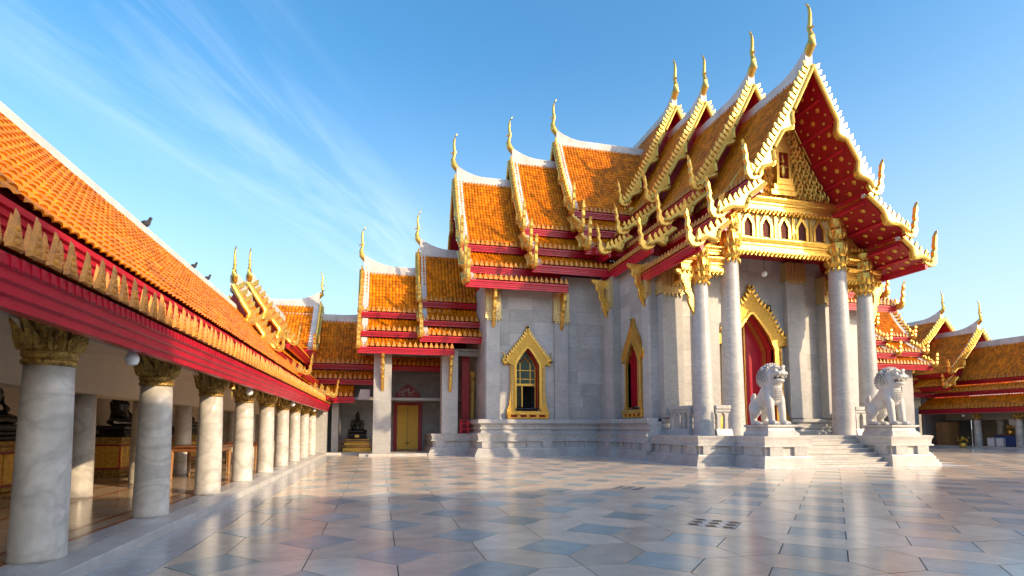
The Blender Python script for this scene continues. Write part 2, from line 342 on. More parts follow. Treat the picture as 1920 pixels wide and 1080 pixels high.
def chofa(fr, a, z, parent, s=1.0, m='gold_pale'):
    pts = [(-.55, -.1), (-.2, .12), (.04, .42), (.10, .72), (.02, 1.0), (-.02, 1.16), (.03, 1.4), (.05, 1.7), (.02, 2.0), (-.06, 2.22), (-.16, 2.36)]
    rad = [.13, .17, .19, .13, .085, .10, .085, .075, .06, .045, .02]
    mb = MB(); mb.tube([fr(a + p[0] * s, 0, z + p[1] * s) for p in pts], [r * s for r in rad], 10)
    mb.tube([fr(a + .0, 0, z + 1.12 * s), fr(a + .16 * s, 0, z + 1.14 * s), fr(a + .26 * s, 0, z + 1.05 * s)], [.07 * s, .05 * s, .012 * s], 6)
    return part('horn_finial', mb, m, parent, smooth=True)
def ridge_cap(fr, a0, a1, z, parent, rise=0.55, run=1.7, th=0.34, m='plaster_white'):
    n = 14; up = []; lo = []
    for i in range(n + 1):
        a = a0 + (a1 - a0) * i / n; e = max(0, 1 - (a1 - a) / run); up.append((a, z + .20 + rise * e * e)); lo.append((a, z - .22))
    mb = MB(); mb.prism(up + lo[::-1], lambda p, k: fr(p[0], th / 2 if k else -th / 2, p[1]))
    mb2 = [(a, zz + .07) for a, zz in up]
    mb.prism(mb2 + [(a, zz) for a, zz in up][::-1], lambda p, k: fr(p[0], .11 if k else -.11, p[1]))
    return part('ridge_cap', mb, m, parent)
def roof_section(name, parent, fr, a_front, apex, tiers, backs, sag=0.35, gable=True, pitch=0.18, course=0.24, sides=(1, -1), verge=True, fh=0.36, deck='red_deep', barge=True, chofa_s=1.0, panel='red_deep', gold='gold_pale', fin=1.0, back_ridge=None, rise=.55, antefix=True, hwave=2, steps=(0, 0, 0), panel_in=0.7):
    rt = bpy.data.objects.new(name, None); col.objects.link(rt); rt.parent = parent
    prev = (0, apex)
    for ti, (l1, z1) in enumerate(tiers):
        ab = backs[ti]; af = a_front - steps[ti]
        l0, z0 = (0.02, apex) if ti == 0 else (prev[0] - .35, prev[1] - .32)
        cv = curve_pts(l0, z0, l1, z1, sag if ti == 0 else .05)
        for sd_ in sides:
            tile_field('tile_field', fr, ab, af - .02, sd_, cv, rt, pitch, course)
            mb = MB(); c2 = [(l, z - .05) for l, z in cv]; c3 = [(l - .02, z - .20) for l, z in cv]
            for i in range(len(cv) - 1):
                mb.prism([c2[i], c2[i + 1], c3[i + 1], c3[i]], lambda p, k: fr(af if k else ab, p[0] * sd_, p[1]))
            part('roof_deck', mb, deck, rt)
            fascia('fascia', fr, ab, af + .05, l1 - .03, z1 - .03, fh if ti == len(tiers) - 1 else fh * .85, sd_, rt)
            if antefix: antefix_row(fr, ab, af, l1 + .03, z1 + .02, sd_, rt, .26)
            if verge:
                mb = MB()
                for i in range(len(cv) - 1):
                    q = [(cv[i][0], cv[i][1] + .13), (cv[i + 1][0], cv[i + 1][1] + .13), (cv[i + 1][0], cv[i + 1][1] - .03), (cv[i][0], cv[i][1] - .03)]
                    mb.prism(q, lambda p, k: fr(af - .1 if k else af - .1 - verge, p[0] * sd_, p[1]))
                part('verge', mb, 'plaster_white', rt)
            if barge:
                bargeboard(fr, af, sd_, cv, rt, wd=.40 if ti == 0 else .36, waves=hwave if ti == 0 else 1, fin=fin, gold=gold)
        prev = (l1, z1)
    ridge_cap(fr, backs[0] if back_ridge is None else back_ridge, a_front - .1, apex, rt, rise=rise)
    if gable:
        chofa(fr, a_front, apex + rise - .1, rt, chofa_s, gold)
    if panel:
        L1, Z1 = tiers[0]; mb = MB(); cv = curve_pts(0.02, apex, L1, Z1, sag)
        pl = [(l, z - .2) for l, z in cv] + [(-l, z - .2) for l, z in cv[::-1]]
        mb.prism(pl, lambda p, k: fr(a_front - panel_in - (.1 if k else 0), p[0], p[1]))
        part('gable_panel', mb, panel, rt)
        for ti in range(1, len(tiers)):
            for sd_ in sides:
                mb = MB(); mb.prism([(tiers[ti-1][0] - .6, tiers[ti-1][1] - .25), (tiers[ti-1][0] - .6, tiers[ti][1] - .2), (tiers[ti][0] - .12, tiers[ti][1] - .2)], lambda p, k: fr(a_front - steps[ti] - panel_in - (.1 if k else 0), p[0] * sd_, p[1]))
                part('gable_wing_panel', mb, panel, rt)
    return rt

# ================================================================== SETTING: ground and courtyard
gb = MB(); gb.box(-900, 900, -900, 900, -0.5, -0.06)
tag(part('ground', gb, 'joint'), None, None, kind='structure')
court = MB(); court.box(-2.72, 46, -1.2, 60, -0.06, -0.014)
court = part('courtyard', court, 'joint'); court['kind'] = 'structure'
PX, PY, OX, OY = 0.925, 0.96, 0.2, 6.36
G = 0.006
def dia(cx, cy): return [(cx - .458 + G, cy), (cx, cy - .478 + G), (cx + .458 - G, cy), (cx, cy + .478 - G)]
def hexa(cx, cy, s):       # hexagon to the upper right (s=1) or the upper left (s=-1) of a diamond centre
    g = G; p = [(.458 + g, g), (.925 - g, g), (.925 - g, .482 - g), (.467 - g, .96 - g), (g, .96 - g), (g, .478 + g)]
    p = [(cx + s * x, cy + y) for x, y in p]
    return p if s > 0 else p[::-1]
slabs = []
for i in range(-4, 52):
    for j in range(-9, 50):
        if (i + j) % 2: continue
        cx, cy = OX + PX * i, OY + PY * j
        for kind, pl in ((0, dia(cx, cy)), (1, hexa(cx, cy, 1)), (1, hexa(cx, cy, -1))):
            mxp = sum(p[0] for p in pl) / len(pl); myp = sum(p[1] for p in pl) / len(pl)
            pl = [(max(-2.13, x), y) for x, y in pl]
            if max(p[0] for p in pl) < -2.1: continue
            ang = math.degrees(math.atan2(mxp, max(myp, .01))) - 13.5
            vis = myp > 2.4 and abs(ang) < 46
            slabs.append((math.hypot(mxp, myp) if vis else 999, kind, pl))
slabs.sort(key=lambda s: s[0])
GRATES = [(OX + 5 * PX, OY + 1 * PY), (OX + 6 * PX, OY + 6 * PY)]
far = MB(); fk = []; fr_ = []
for n_, (d, kind, pl) in enumerate(slabs):
    c0 = (sum(p[0] for p in pl) / len(pl), sum(p[1] for p in pl) / len(pl))
    if kind == 0 and any(abs(c0[0] - g[0]) < .1 and abs(c0[1] - g[1]) < .1 for g in GRATES): continue
    if n_ < 300:
        mb = MB(); dz = random.uniform(-.0012, .0012)
        mb.prism([(x - c0[0], y - c0[1]) for x, y in pl], lambda p, k: (p[0], p[1], dz if k else -.02))
        o = part('paving_slab', mb, 'granite_blue' if kind == 0 else 'granite_pink', court); o.location = (c0[0], c0[1], 0)
    else:
        o_ = len(far.v); far.v += [(x, y, 0) for x, y in pl]; far.f.append(tuple(range(o_, o_ + len(pl)))); fk.append(kind); fr_.append(random.random())
me = far.mesh('paving_field'); fixn(me)
me.materials.append(MATS['granite_far']); me.materials.append(mat('granite_blue_far', (0.45, 0.48, 0.45), 0.19, c2=(0.38, 0.42, 0.40), nscale=2, attr=True, var=.18))
me.polygons.foreach_set('material_index', [1 - k for k in fk])
at = me.attributes.new('rnd', 'FLOAT', 'FACE'); at.data.foreach_set('value', fr_)
pf = link('paving_field', me, None, court); pf['kind'] = 'stuff'
def slabrow(x0, x1, y0, y1, n, along, m, parent, z0, z1, name='border_slab', g=.003):
    for i in range(n):
        mb = MB()
        if along == 'y': a = y0 + (y1 - y0) * i / n; b = y0 + (y1 - y0) * (i + 1) / n; mb.box(x0, x1, a + g, b - g, z0, z1)
        else: a = x0 + (x1 - x0) * i / n; b = x0 + (x1 - x0) * (i + 1) / n; mb.box(a + g, b - g, y0, y1, z0, z1)
        part(name, mb, m, parent)
slabrow(-2.715, -2.135, 2.0, 30.6, 26, 'y', 'granite_border', court, -.03, .001)
labs = ['slotted square drain cover set in the paving, nearer one on the right', 'small slotted drain cover farther back in the paving']
for gi, g in enumerate(GRATES):
    t = thing('drain_cover', labs[gi], 'drain cover', (g[0], g[1], 0), 'drain covers in the paving')
    mb = MB(); mb.prism([(-.455, 0), (0, -.475), (.455, 0), (0, .475)], lambda p, k: (p[0], p[1], .002 if k else -.02)); part('cover_plate', mb, 'granite_border', t)
    mb = MB()
    for i in range(3):
        for j in range(3):
            u, v = (i - 1) * .24, (j - 1) * .24; x, y = (u + v) * .69, (v - u) * .72
            mb.prism([(x - .085, y - .03), (x + .03, y - .1), (x + .085, y + .03), (x - .03, y + .1)][0:4], lambda p, k: (p[0], p[1], .0035 if k else 0))
    part('slots', mb, 'black', t)

# ================================================================== GALLERIES
def capital_mesh(r0, r1, h):
    mb = MB()
    mb.lathe([(r0 * 1.02, 0), (r0 * 1.12, .02), (r0 * 1.12, .05 * h / .47), (r0 * 1.03, .07 * h / .47), (r0 * 1.13, .10 * h / .47), (r0 * 1.13, .135 * h / .47), (r0 * 1.02, .16 * h / .47), (r0 * 1.05, h * .6), (r1 * .9, h * .93), (r1 * .95, h)], (0, 0, 0), 24)
    for row, (zb, ht, nn, ro, out_) in enumerate([(h * .30, h * .40, 16, r0 * 1.06, .05), (h * .34, h * .66, 12, r0 * 1.05, .085)]):
        for k in range(nn):
            t = 2 * math.pi * (k + .5 * row) / nn; ct, st = math.cos(t), math.sin(t); wd = 2 * math.pi * ro / nn * .95
            def P(x, y, d):
                rr = ro + d + out_ * (y ** 2) * (r1 / r0); return (rr * ct - x * wd * st, rr * st + x * wd * ct, zb + y * ht)
            vs = [P(-.5, 0, .0), (P(.5, 0, .0)), P(.5, .55, .0), P(0, 1, .02), P(-.5, .55, .0), P(0, .1, .05), P(0, .6, .055)]
            mb.add(vs, [(0, 1, 5), (1, 2, 6, 5), (2, 3, 6), (3, 4, 6), (4, 0, 5, 6)])
    for k in range(26):
        t = 2 * math.pi * k / 26; mb.sphere((r0 * 1.13 * math.cos(t), r0 * 1.13 * math.sin(t), .16 * h / .47 + .03), (.026, .026, .04), 5, 4)
    me = mb.mesh('capital'); fixn(me); me.materials.append(MATS['gold_old']); return me
CAPM = capital_mesh(.205, .275, .47)
mbs = MB(); mbs.lathe([(.235, 0), (.238, .03), (.230, .06), (.224, .8), (.212, 1.6), (.204, 1.92)], (0, 0, 0), 32)
SHAFT = mbs.mesh('shaft', True); fixn(SHAFT); SHAFT.materials.append(MATS['marble_column'])
def column(x, y, parent, z=.12, capital=True):
    o = link('column', SHAFT, None, parent); o.location = (x, y, z)
    if capital:
        c = link('capital', CAPM, None, o); c.location = (0, 0, 1.90)
    return o
def tree_copy(o, parent=None):
    c = o.copy(); col.objects.link(c); c.parent = parent
    for ch in list(o.children): tree_copy(ch, c)
    return c
ANT = antefix_mesh(.23, .33, .028)
def gallery(name, label, cx, sgn, y0, y1, cols, wally, near=False, ridge=6.12, tall=False):
    """cx: centre line; sgn: +1 courtyard lies toward +x"""
    g = thing(name, label, 'gallery', (0, 0, 0), 'galleries around the courtyard')
    X = lambda l: cx + sgn * l
    def bx(mb, l0, l1, ya, yb, z0, z1): a, b = sorted((X(l0), X(l1))); return mb.box(a, b, ya, yb, z0, z1)
    # platform and floor
    mb = MB(); bx(mb, -2.6, 2.45, y0, y1, -.02, .10); part('platform', mb, 'marble_step', g)
    n = int((y1 - y0) / 1.5)
    for i in range(n):
        ya, yb = y0 + (y1 - y0) * i / n, y0 + (y1 - y0) * (i + 1) / n
        mb = MB(); bx(mb, 2.42, 2.78, ya + .003, yb - .003, -.02, .12); part('kerb_stone', mb, 'marble_step', g, bevel=.008)
    mb = MB()
    for l0, l1 in ((1.72, 1.80), (2.02, 2.10), (-.4, -.3), (.3, .4)): bx(mb, l0, l1, y0, y1, .1, .1215)
    part('floor_inlay', mb, 'floor_red', g)
    nf = int((y1 - y0) / .9)
    for (l0, l1) in ((1.80, 2.02), (.4, 1.72), (-.3, .3), (-2.4, -.4)):
        mb = MB(); rn = []
        for i in range(nf):
            ya, yb = y0 + (y1 - y0) * i / nf, y0 + (y1 - y0) * (i + 1) / nf
            nn = 1 if l1 - l0 < .4 else int((l1 - l0) / .6)
            for q in range(nn): bx(mb, l0 + (l1 - l0) * q / nn + .003, l0 + (l1 - l0) * (q + 1) / nn - .003, ya + .003, yb - .003, .1, .12)
        o = part('floor_slabs', mb, 'floor_warm', g, kind='stuff')
        at = o.data.attributes.new('rnd', 'FLOAT', 'FACE'); at.data.foreach_set('value', np.repeat(rng.random(len(mb.f) // 6), 6).astype(np.float32))
    mb = MB(); bx(mb, 2.10, 2.42, y0, y1, .1, .1195); part('floor_edge', mb, 'granite_border', g)
    for y in cols:
        column(X(2.25), y, g); column(X(0.05), y, g, capital=False)
    # beams, ceiling and wall
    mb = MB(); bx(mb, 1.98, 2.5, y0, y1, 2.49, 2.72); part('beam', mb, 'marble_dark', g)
    mb = MB(); bx(mb, -.25, .3, y0, y1, 2.04, 2.72); part('beam', mb, 'plaster_cream', g)
    mb = MB(); bx(mb, -2.3, 2.6, y0, y1, 2.72, 2.80); part('ceiling', mb, 'plaster_cream', g)
    mb = MB(); bx(mb, -2.55, -2.3, y0, y1, .1, 4.0); part('back_wall', mb, 'plaster_cream', g)
    # roof
    fr = Fr((cx, 0), (0, 1), (sgn, 0)); sd_ = 1
    if not tall:
        up = [(0.02, ridge), (2.2, 3.5)]; lw = [(1.9, 3.12), (2.85, 2.68)]
        ncol = round((y1 - y0) / .165); pt = (y1 - y0) / ncol
        c0 = int((6.2 - y0) / pt) if near else 0; cN = 20
        fo, P, pt, nc, ncol, N = tile_field('tile_field', fr, y0, y1, 1, up, g, pt, .22, .036, .026, skip=(c0, c0 + cN) if near else None)
        tile_field('tile_field', fr, y0, y1, 1, lw, g, pt, .22, .036, .026)
        if near:
            du = P[1] - P[0]; nn = N[0]
            mb = MB(); fx = (0, .28, .5, .72, 1.0); hx = (0, .029, .036, .029, 0)
            vs = []
            for q, u in ((0, 0), (1, .026), (1, 0)):
                for f, h in zip(fx, hx): vs.append((sgn * (du[0] * q + nn[0] * (h + u)), f * pt, du[1] * q + nn[1] * (h + u)))
            fs = [(i, i + 1, i + 6, i + 5) for i in range(4)] + [(i + 5, i + 6, i + 11, i + 10) for i in range(4)]
            mb.add(vs, fs); tm = mb.mesh('tile'); fixn(tm)
            tm.materials.append(mat('tile_single', (0.74, 0.235, 0.004), 0.38, c2=(0.58, 0.17, 0.006), nscale=1.7, objrand=.25, spec=.22))
            for c in range(c0, c0 + cN):
                for k in range(nc):
                    o = link('tile', tm, None, g); o.location = (X(P[k, 0]), y0 + c * pt, P[k, 1])
        for (l, z, nm) in ((2.26, 3.0, 'upper'), (2.85, 2.68, 'lower')):
            rot = R(90) * sgn
            k0 = 0
            rest = MB()
            for c in range(int((y1 - y0) / .25)):
                y = y0 + (c + .5) * .25
                if near and 3.5 < y < 21 or (near and nm == 'lower' and y < 31):
                    o = link('antefix', ANT, None, g); o.location = (X(l + .05), y, z + .01); o.rotation_euler = (random.uniform(-.05, .05), random.uniform(-.04, .04), rot); k_ = random.uniform(.92, 1.05) * (1 if nm == 'lower' else .86); o.scale = (k_, k_, k_)
                else:
                    rest.prism([(x * .2, q * .34) for x, q in ((-.5, 0), (.5, 0), (.3, .5), (0, 1), (-.3, .5))], lambda p, kk: (X(l + .05 + (.02 if kk else -.02)), y + p[0], z + p[1]))
            if rest.v: part('antefix_row', rest, 'tile_gold', g, kind='stuff')
        fascia('fascia', fr, y0, y1, 2.82, 2.66, .36, 1, g); fascia('fascia', fr, y0, y1, 2.16, 3.46, .30, 1, g)
        mb = MB()
        for yy in np.arange(y0, y1, .125): mb.add([(X(2.885), yy, 2.655), (X(2.885), yy + .07, 2.655), (X(2.875), yy + .035, 2.56), (X(2.80), yy, 2.655), (X(2.80), yy + .07, 2.655)], [(0, 1, 2), (3, 4, 2), (0, 3, 2), (1, 4, 2)])
        part('eave_teeth', mb, 'red_paint', g, kind='stuff')
        mb = MB(); mb.prism([(0, ridge - .06), (2.18, 3.43), (2.1, 3.2), (2.75, 2.62), (2.5, 2.66), (1.9, 2.98), (0, ridge - .25)], lambda p, k: (X(p[0]), y1 if k else y0, p[1])); part('roof_deck', mb, 'red_deep', g)
        mb = MB(); mb.prism([(0, ridge), (-2.9, 3.0), (-2.9, 2.85), (0, ridge - .2)], lambda p, k: (X(p[0]), y1 if k else y0, p[1])); part('roof_back', mb, 'tile_gold', g)
        mb = MB(); mb.prism([(-.13, ridge - .12), (.13, ridge - .12), (.11, ridge + .10), (.06, ridge + .16), (-.06, ridge + .16), (-.11, ridge + .10)], lambda p, k: (cx + p[0], y1 if k else y0, p[1])); part('ridge_cap', mb, 'plaster_white', g)
    return g
YC = [6.45 + 2.75 * k for k in range(-2, 9)]
RIDGE_L = 5.98
gal = gallery('cloister_gallery', 'long marble-columned gallery with orange roof along the left side', -5.5, 1, -2.0, 31.2, YC, -7.75, near=True, ridge=RIDGE_L)
# raised roof stages at the far end of the left gallery
frG = Fr((-5.5, 0), (0, -1), (1, 0))
roof_section('raised_roof', gal, frG, -22.5, 6.85, [(1.55, 4.5), (2.3, 3.82), (3.15, 3.05)], [-31, -31, -31], sag=.12, sides=(1,), verge=.15, fh=.2, chofa_s=.62, gold='gold', fin=.62, steps=(0, 2.2, 5.5), antefix=False, hwave=3, panel_in=.25, rise=.2)
roof_section('raised_roof', gal, frG, -24.9, 7.55, [(1.75, 5.1)], [-33], sag=.12, sides=(1, -1), verge=.15, fh=.25, chofa_s=.62, gold='gold', fin=.62, antefix=False, hwave=3, panel_in=.25, rise=.2)

# ------------------------------------------------------------------ back range and corner pavilion on the left
back = thing('rear_gallery', 'rear gallery range with tiered orange roofs in the far left corner', 'gallery', (0, 0, 0), 'galleries around the courtyard')
frB = Fr((0, 34.0), (1, 0), (0, -1))
roof_section('tiered_roof', back, frB, -.2, 7.9, [(2.0, 5.0), (2.7, 4.1), (3.3, 3.1)], [-9, -9, -9], sag=.15, sides=(1,), gable=False, barge=False, verge=0, panel=None, steps=(-4, 0, 1.2), fh=.3)
frC = Fr((0, 34.4), (1, 0), (0, -1))
roof_section('corner_roof', back, frC, -3.55, 8.75, [(2.6, 5.75)], [-9], sag=.15, sides=(1, -1), verge=.3, fh=.3, chofa_s=.7, gold='gold', fin=.6, antefix=False)
mb = MB(); mb.prism([(-1.2, 2.95), (-.55, 2.95), (-.55, 3.5), (-1.05, 3.5)], lambda p, k: (p[0], 30.66 - (.05 if k else 0), p[1])); part('eave_end', mb, 'plaster_white', back)
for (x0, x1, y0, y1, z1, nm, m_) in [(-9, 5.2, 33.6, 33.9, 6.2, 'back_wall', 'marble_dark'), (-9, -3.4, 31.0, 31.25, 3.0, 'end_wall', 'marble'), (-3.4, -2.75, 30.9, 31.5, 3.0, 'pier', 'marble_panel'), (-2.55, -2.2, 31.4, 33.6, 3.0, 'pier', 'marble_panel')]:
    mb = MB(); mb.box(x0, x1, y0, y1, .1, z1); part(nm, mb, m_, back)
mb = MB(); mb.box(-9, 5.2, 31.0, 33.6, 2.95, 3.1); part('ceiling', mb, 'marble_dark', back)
for x0, x1, m_ in ((-2.72, -1.95, 'marble_step'), (-1.95, -.55, 'marble_panel'), (-.55, .9, 'marble_step'), (.9, 2.3, 'marble_step')):
    mb = MB(); mb.box(x0 + .003, x1 - .003, 30.5, 31.2, -.02, .12); part('kerb_stone', mb, m_, back, bevel=.01)
mb = MB(); mb.box(-9, 5.2, 31.2, 33.7, -.02, .118); part('floor', mb, 'floor_warm', back)

# ================================================================== ORDINATION HALL
XC, YCR = 16.9, 31.1
hall = thing('ordination_hall', 'white marble temple hall with stacked orange roofs and golden gables', 'temple', (0, 0, 0))
frF = Fr((XC, YCR), (0, -1), (1, 0))      # front porch axis: a grows toward the camera
frW = Fr((XC, YCR), (-1, 0), (0, -1))     # left wing: a grows to the left; l=+ toward the camera
FT = [(13.14, 16.2, [(2.8, 11.3), (4.45, 9.62), (5.4, 8.45)], [8.6, 8.2, 7.9]),
      (9.6, 17.6, [(3.0, 12.4), (4.65, 10.6), (5.55, 9.45)], [5.0, 4.6, 4.2]),
      (5.7, 19.1, [(3.2, 13.4), (4.85, 11.55), (5.85, 10.45)], [1.5, 3, 4.2]),
      (2.7, 20.65, [(3.3, 14.4), (5.0, 12.5)], [-5, -3])]
for i, (af, ap, tr, bk) in enumerate(FT):
    roof_section('porch_roof', hall, frF, af, ap, tr, bk, sag=.22, verge=.16, chofa_s=1.0 if i < 3 else 1.1, panel='red_deep' if i else None, hwave=3)
WT = [(12.9, 15.95, [(2.75, 11.2), (4.15, 9.62), (5.1, 8.68)], [7.9, 7.8, 7.7]),
      (9.56, 17.45, [(2.9, 12.3), (4.3, 10.75), (5.2, 9.6)], [4.5, 4.2, 4.0]),
      (6.76, 18.95, [(3.0, 13.5), (4.4, 11.95), (5.3, 10.7)], [0, 2, 4])]
wing_parts = []
for i, (af, ap, tr, bk) in enumerate(WT):
    wing_parts.append(roof_section('wing_roof', hall, frW, af, ap, tr, bk, sag=.28, verge=.34, hwave=3, panel='red_deep'))
LT = [(14.95, 11.4, [(1.6, 8.25), (2.5, 7.05), (3.1, 6.15)], [11.6, 11.6, 11.5]),
      (18.0, 10.2, [(1.6, 7.55), (2.4, 6.4), (2.95, 5.5)], [13.2, 13.2, 13.2])]
for i, (af, ap, tr, bk) in enumerate(LT):
    wing_parts.append(roof_section('side_chapel_roof', hall, frW, af, ap, tr, bk, sag=.25, verge=.3, chofa_s=.85, fh=.3, fin=.6, hwave=2))
for p_ in wing_parts:        # the right-hand arm mirrors the left
    c = tree_copy(p_, hall); c.scale = (-1, 1, 1); c.location = (2 * XC, 0, 0)

# marble clad walls
def clad(parent, fr, a, l0, l1, z0, z1, openings=(), th=.25, bw=1.15, bh=.62, m='marble_panel'):
    nr = max(1, round((z1 - z0) / bh)); hh = (z1 - z0) / nr
    for r in range(nr):
        za, zb = z0 + r * hh, z0 + (r + 1) * hh
        spans = [(l0, l1)]
        for (oa, ob, oz0, oz1) in openings:
            if zb > oz0 + .01 and za < oz1 - .01:
                ns = []
                for s0, s1 in spans:
                    if ob <= s0 or oa >= s1: ns.append((s0, s1)); continue
                    if oa > s0: ns.append((s0, oa))
                    if ob < s1: ns.append((ob, s1))
                spans = ns
        for s0, s1 in spans:
            n = max(1, round((s1 - s0) / bw)); cuts = [s0 + (s1 - s0) * q / n for q in range(n + 1)]
            if n > 1 and r % 2:
                for q in range(1, n): cuts[q] += (s1 - s0) / n * random.uniform(-.3, .3)
            for q in range(n):
                mb = MB(); e = random.uniform(0, .004)
                mb.fbox(fr, a - th, a + e, cuts[q] + .003, cuts[q + 1] - .003, za + .003, zb - .003)
                part('marble_block', mb, m, parent)
WIN = dict(z0=1.88, hw=.60, oz=2.42, sp=4.55, pk=5.5, ohw=1.08, top=6.65)
def pointed_frame(parent, fr, a, lc, W, name='window', door=False):
    o = bpy.data.objects.new(name, None); col.objects.link(o); o.parent = parent
    z0, hw, oz, sp, pk, ow, top = (W[k] for k in ('z0', 'hw', 'oz', 'sp', 'pk', 'ohw', 'top'))
    H = top - z0
    def ring(outer, inner, a0, a1, m, nm):
        mb = MB(); n = len(outer)
        pts = [(x, z) for x, z in outer] + [(x, z) for x, z in inner]
        vs = [fr(a0, lc + x, z) for x, z in pts] + [fr(a1, lc + x, z) for x, z in pts]
        fs = []
        for i in range(n - 1):
            fs += [(i, i + 1, n + i + 1, n + i), (2*n + i, 2*n + n + i, 2*n + n + i + 1, 2*n + i + 1), (i, 2*n + i, 2*n + i + 1, i + 1), (n + i, n + i + 1, 3*n + i + 1, 3*n + i)]
        fs += [(0, n, 3*n, 2*n), (n - 1, 2*n + n - 1, 3*n + n - 1, 2*n - 1)]
        mb.add(vs, fs); return part(nm, mb, m, o)
    sh = sp + .12 * (pk - sp)
    ol = [(-ow, z0), (-ow, z0 + .09 * H), (-ow * .90, z0 + .15 * H), (-ow * .84, z0 + .3 * H), (-ow * .84, sh - .02), (-ow * 1.06, sh + .05), (-ow * 1.04, sh + .28), (-ow * .80, sh + .62), (-ow * .5, pk + .20), (-ow * .2, pk + .62), (-.05, top - .25), (0, top)]
    il = [(-hw, oz), (-hw, oz + .05), (-hw, oz + .1), (-hw, oz + .3), (-hw, sp - .1), (-hw, sp), (-hw * .97, sp + .1), (-hw * .75, sp + .38 * (pk - sp)), (-hw * .5, sp + .62 * (pk - sp)), (-hw * .25, sp + .84 * (pk - sp)), (-hw * .08, pk - .03), (0, pk)]
    mirr = lambda p: [(-x, z) for x, z in p[-2::-1]]
    ring(ol + mirr(ol), il + mirr(il), a - .05, a + .16, 'gold_carved', 'carved_frame')
    ring([(x * .80, z if z < oz + .2 else z - .10 * (1 if z > sp else 0)) for x, z in il + mirr(il)][:] if 0 else [(x * 1.18, z + (.10 if z > sp else 0)) for x, z in il + mirr(il)], il + mirr(il), a + .15, a + .21, 'gold', 'inner_moulding')
    # leaf crest on the arch
    mb = MB(); arch = ol[5:] ; arch = arch + mirr(arch)
    A = np.array(arch); d = np.r_[0, np.cumsum(np.hypot(*np.diff(A, axis=0).T))]; n = int(d[-1] / .17 / (ow / 1.08) ** .5)
    for i in range(1, n):
        s = d[-1] * i / n; x = np.interp(s, d, A[:, 0]); z = np.interp(s, d, A[:, 1]); x2 = np.interp(s + .02, d, A[:, 0]); z2 = np.interp(s + .02, d, A[:, 1])
        t = np.array([x2 - x, z2 - z]); t /= max(1e-6, np.hypot(*t)); nn = np.array([-t[1], t[0]]); u = np.array([x, z]) - nn * .08; hh = .2 * (ow / 1.08) ** .5; up = np.array([0, 1])
        pl = [u - t * .075, u + t * .075, u + t * .05 + nn * hh * .6, u + nn * hh * .8 + up * hh * .35, u - t * .05 + nn * hh * .5]
        mb.prism([tuple(q) for q in pl], lambda p, k: fr(a + (.2 if k else .04), lc + p[0], p[1]))
    part('leaf_crest', mb, 'gold', o, kind='stuff')
    # side scrolls, pilaster strips with beads and base consoles
    for s in (-1, 1):
        mb = MB(); mb.tube([fr(a + .1, lc + s * ow * x, z) for x, z in ((.95, sh + .1), (1.1, sh + .02), (1.18, sh + .2), (1.08, sh + .38), (1.2, sh + .62))], [.1, .11, .1, .07, .02], 8); part('scroll', mb, 'gold', o, smooth=True)
        mb = MB(); nb = int((sp - oz) / .14)
        for i in range(nb): mb.sphere(fr(a + .17, lc + s * (hw * 1.18 + ow * .86) / 2, oz + .25 + (sp - oz - .2) * i / nb), (.055, .055, .055), 6, 4)
        part('bead_strip', mb, 'gold_mosaic', o, kind='stuff')
    mb = MB(); mb.fbox(fr, a - .02, a + .27, lc - ow * 1.04, lc + ow * 1.04, z0 + .20, z0 + .40); mb.fbox(fr, a - .02, a + .24, lc - ow, lc + ow, z0 + .002, z0 + .09)
    for s in (-1, -.5, 0, .5, 1): mb.fbox(fr, a - .02, a + .25, lc + s * ow * .92 - .09, lc + s * ow * .92 + .09, z0 + .08, z0 + .21)
    part('sill', mb, 'gold', o, bevel=.02)
    mb = MB(); mb.fbox(fr, a - .02, a + .1, lc - ow * .95, lc + ow * .95, z0 + .08, z0 + .21); part('sill_recess', mb, 'red_deep', o)
    # reveal and joinery
    mb = MB(); I = il + mirr(il); nI = len(I)
    vs = [fr(a + .1, lc + x, z) for x, z in I] + [fr(a - .62, lc + x, z) for x, z in I]
    mb.add(vs, [(i, i + 1, nI + i + 1, nI + i) for i in range(nI - 1)] + [(nI - 1, 0, nI, 2 * nI - 1)]); part('reveal', mb, 'red_paint', o)
    if not door:
        ai = a - .42
        k = .94
        J = [(x * k, oz + .03 + (z - oz) * .97) for x, z in il]; J2 = [(x * .84, oz + .10 + (z - oz) * .955) for x, z in il]
        n = len(J) * 2 - 1; Jf = J + mirr(J); Jg = J2 + mirr(J2)
        ring(Jf, Jg, ai - .03, ai + .05, 'gold', 'sash_frame')
        tr = oz + .40 * (pk - oz)
        mb = MB(); mb.fbox(fr, ai - .03, ai + .06, lc - hw * .93, lc + hw * .93, tr - .06, tr + .06)
        for x in (-.45, .45): mb.fbox(fr, ai - .01, ai + .04, lc + x * hw - .02, lc + x * hw + .02, tr, sp + .25)
        for z in (tr + .3, sp - .15): mb.fbox(fr, ai - .01, ai + .035, lc - hw * .86, lc + hw * .86, z - .018, z + .018)
        for s in (-1, 1): mb.tube([fr(ai + .02, lc + s * hw * .45, sp + .2), fr(ai + .02, lc, sp + .52)], .025, 4); mb.tube([fr(ai + .02, lc + s * hw * .3, sp + .38), fr(ai + .02, lc + s * hw * .6, sp + .55)], .02, 4)
        mb.fbox(fr, ai - .02, ai + .05, lc - hw * .28 - .03, lc - hw * .28 + .03, oz + .08, tr)
        part('glazing_bars', mb, 'gold', o)
        mb = MB(); top_ = [(x, z) for x, z in Jg if z >= tr]; mb.add([fr(ai, lc + x, z) for x, z in [(-hw * .84, tr)] + top_ + [(hw * .84, tr)]], [tuple(range(len(top_) + 2))]); part('stained_pane', mb, 'glass_green', o)
        mb = MB(); mb.fbox(fr, ai - .004, ai + .004, lc - hw * .84, lc - hw * .28, oz + .1, tr); part('casement_pane', mb, 'glass_dark', o)
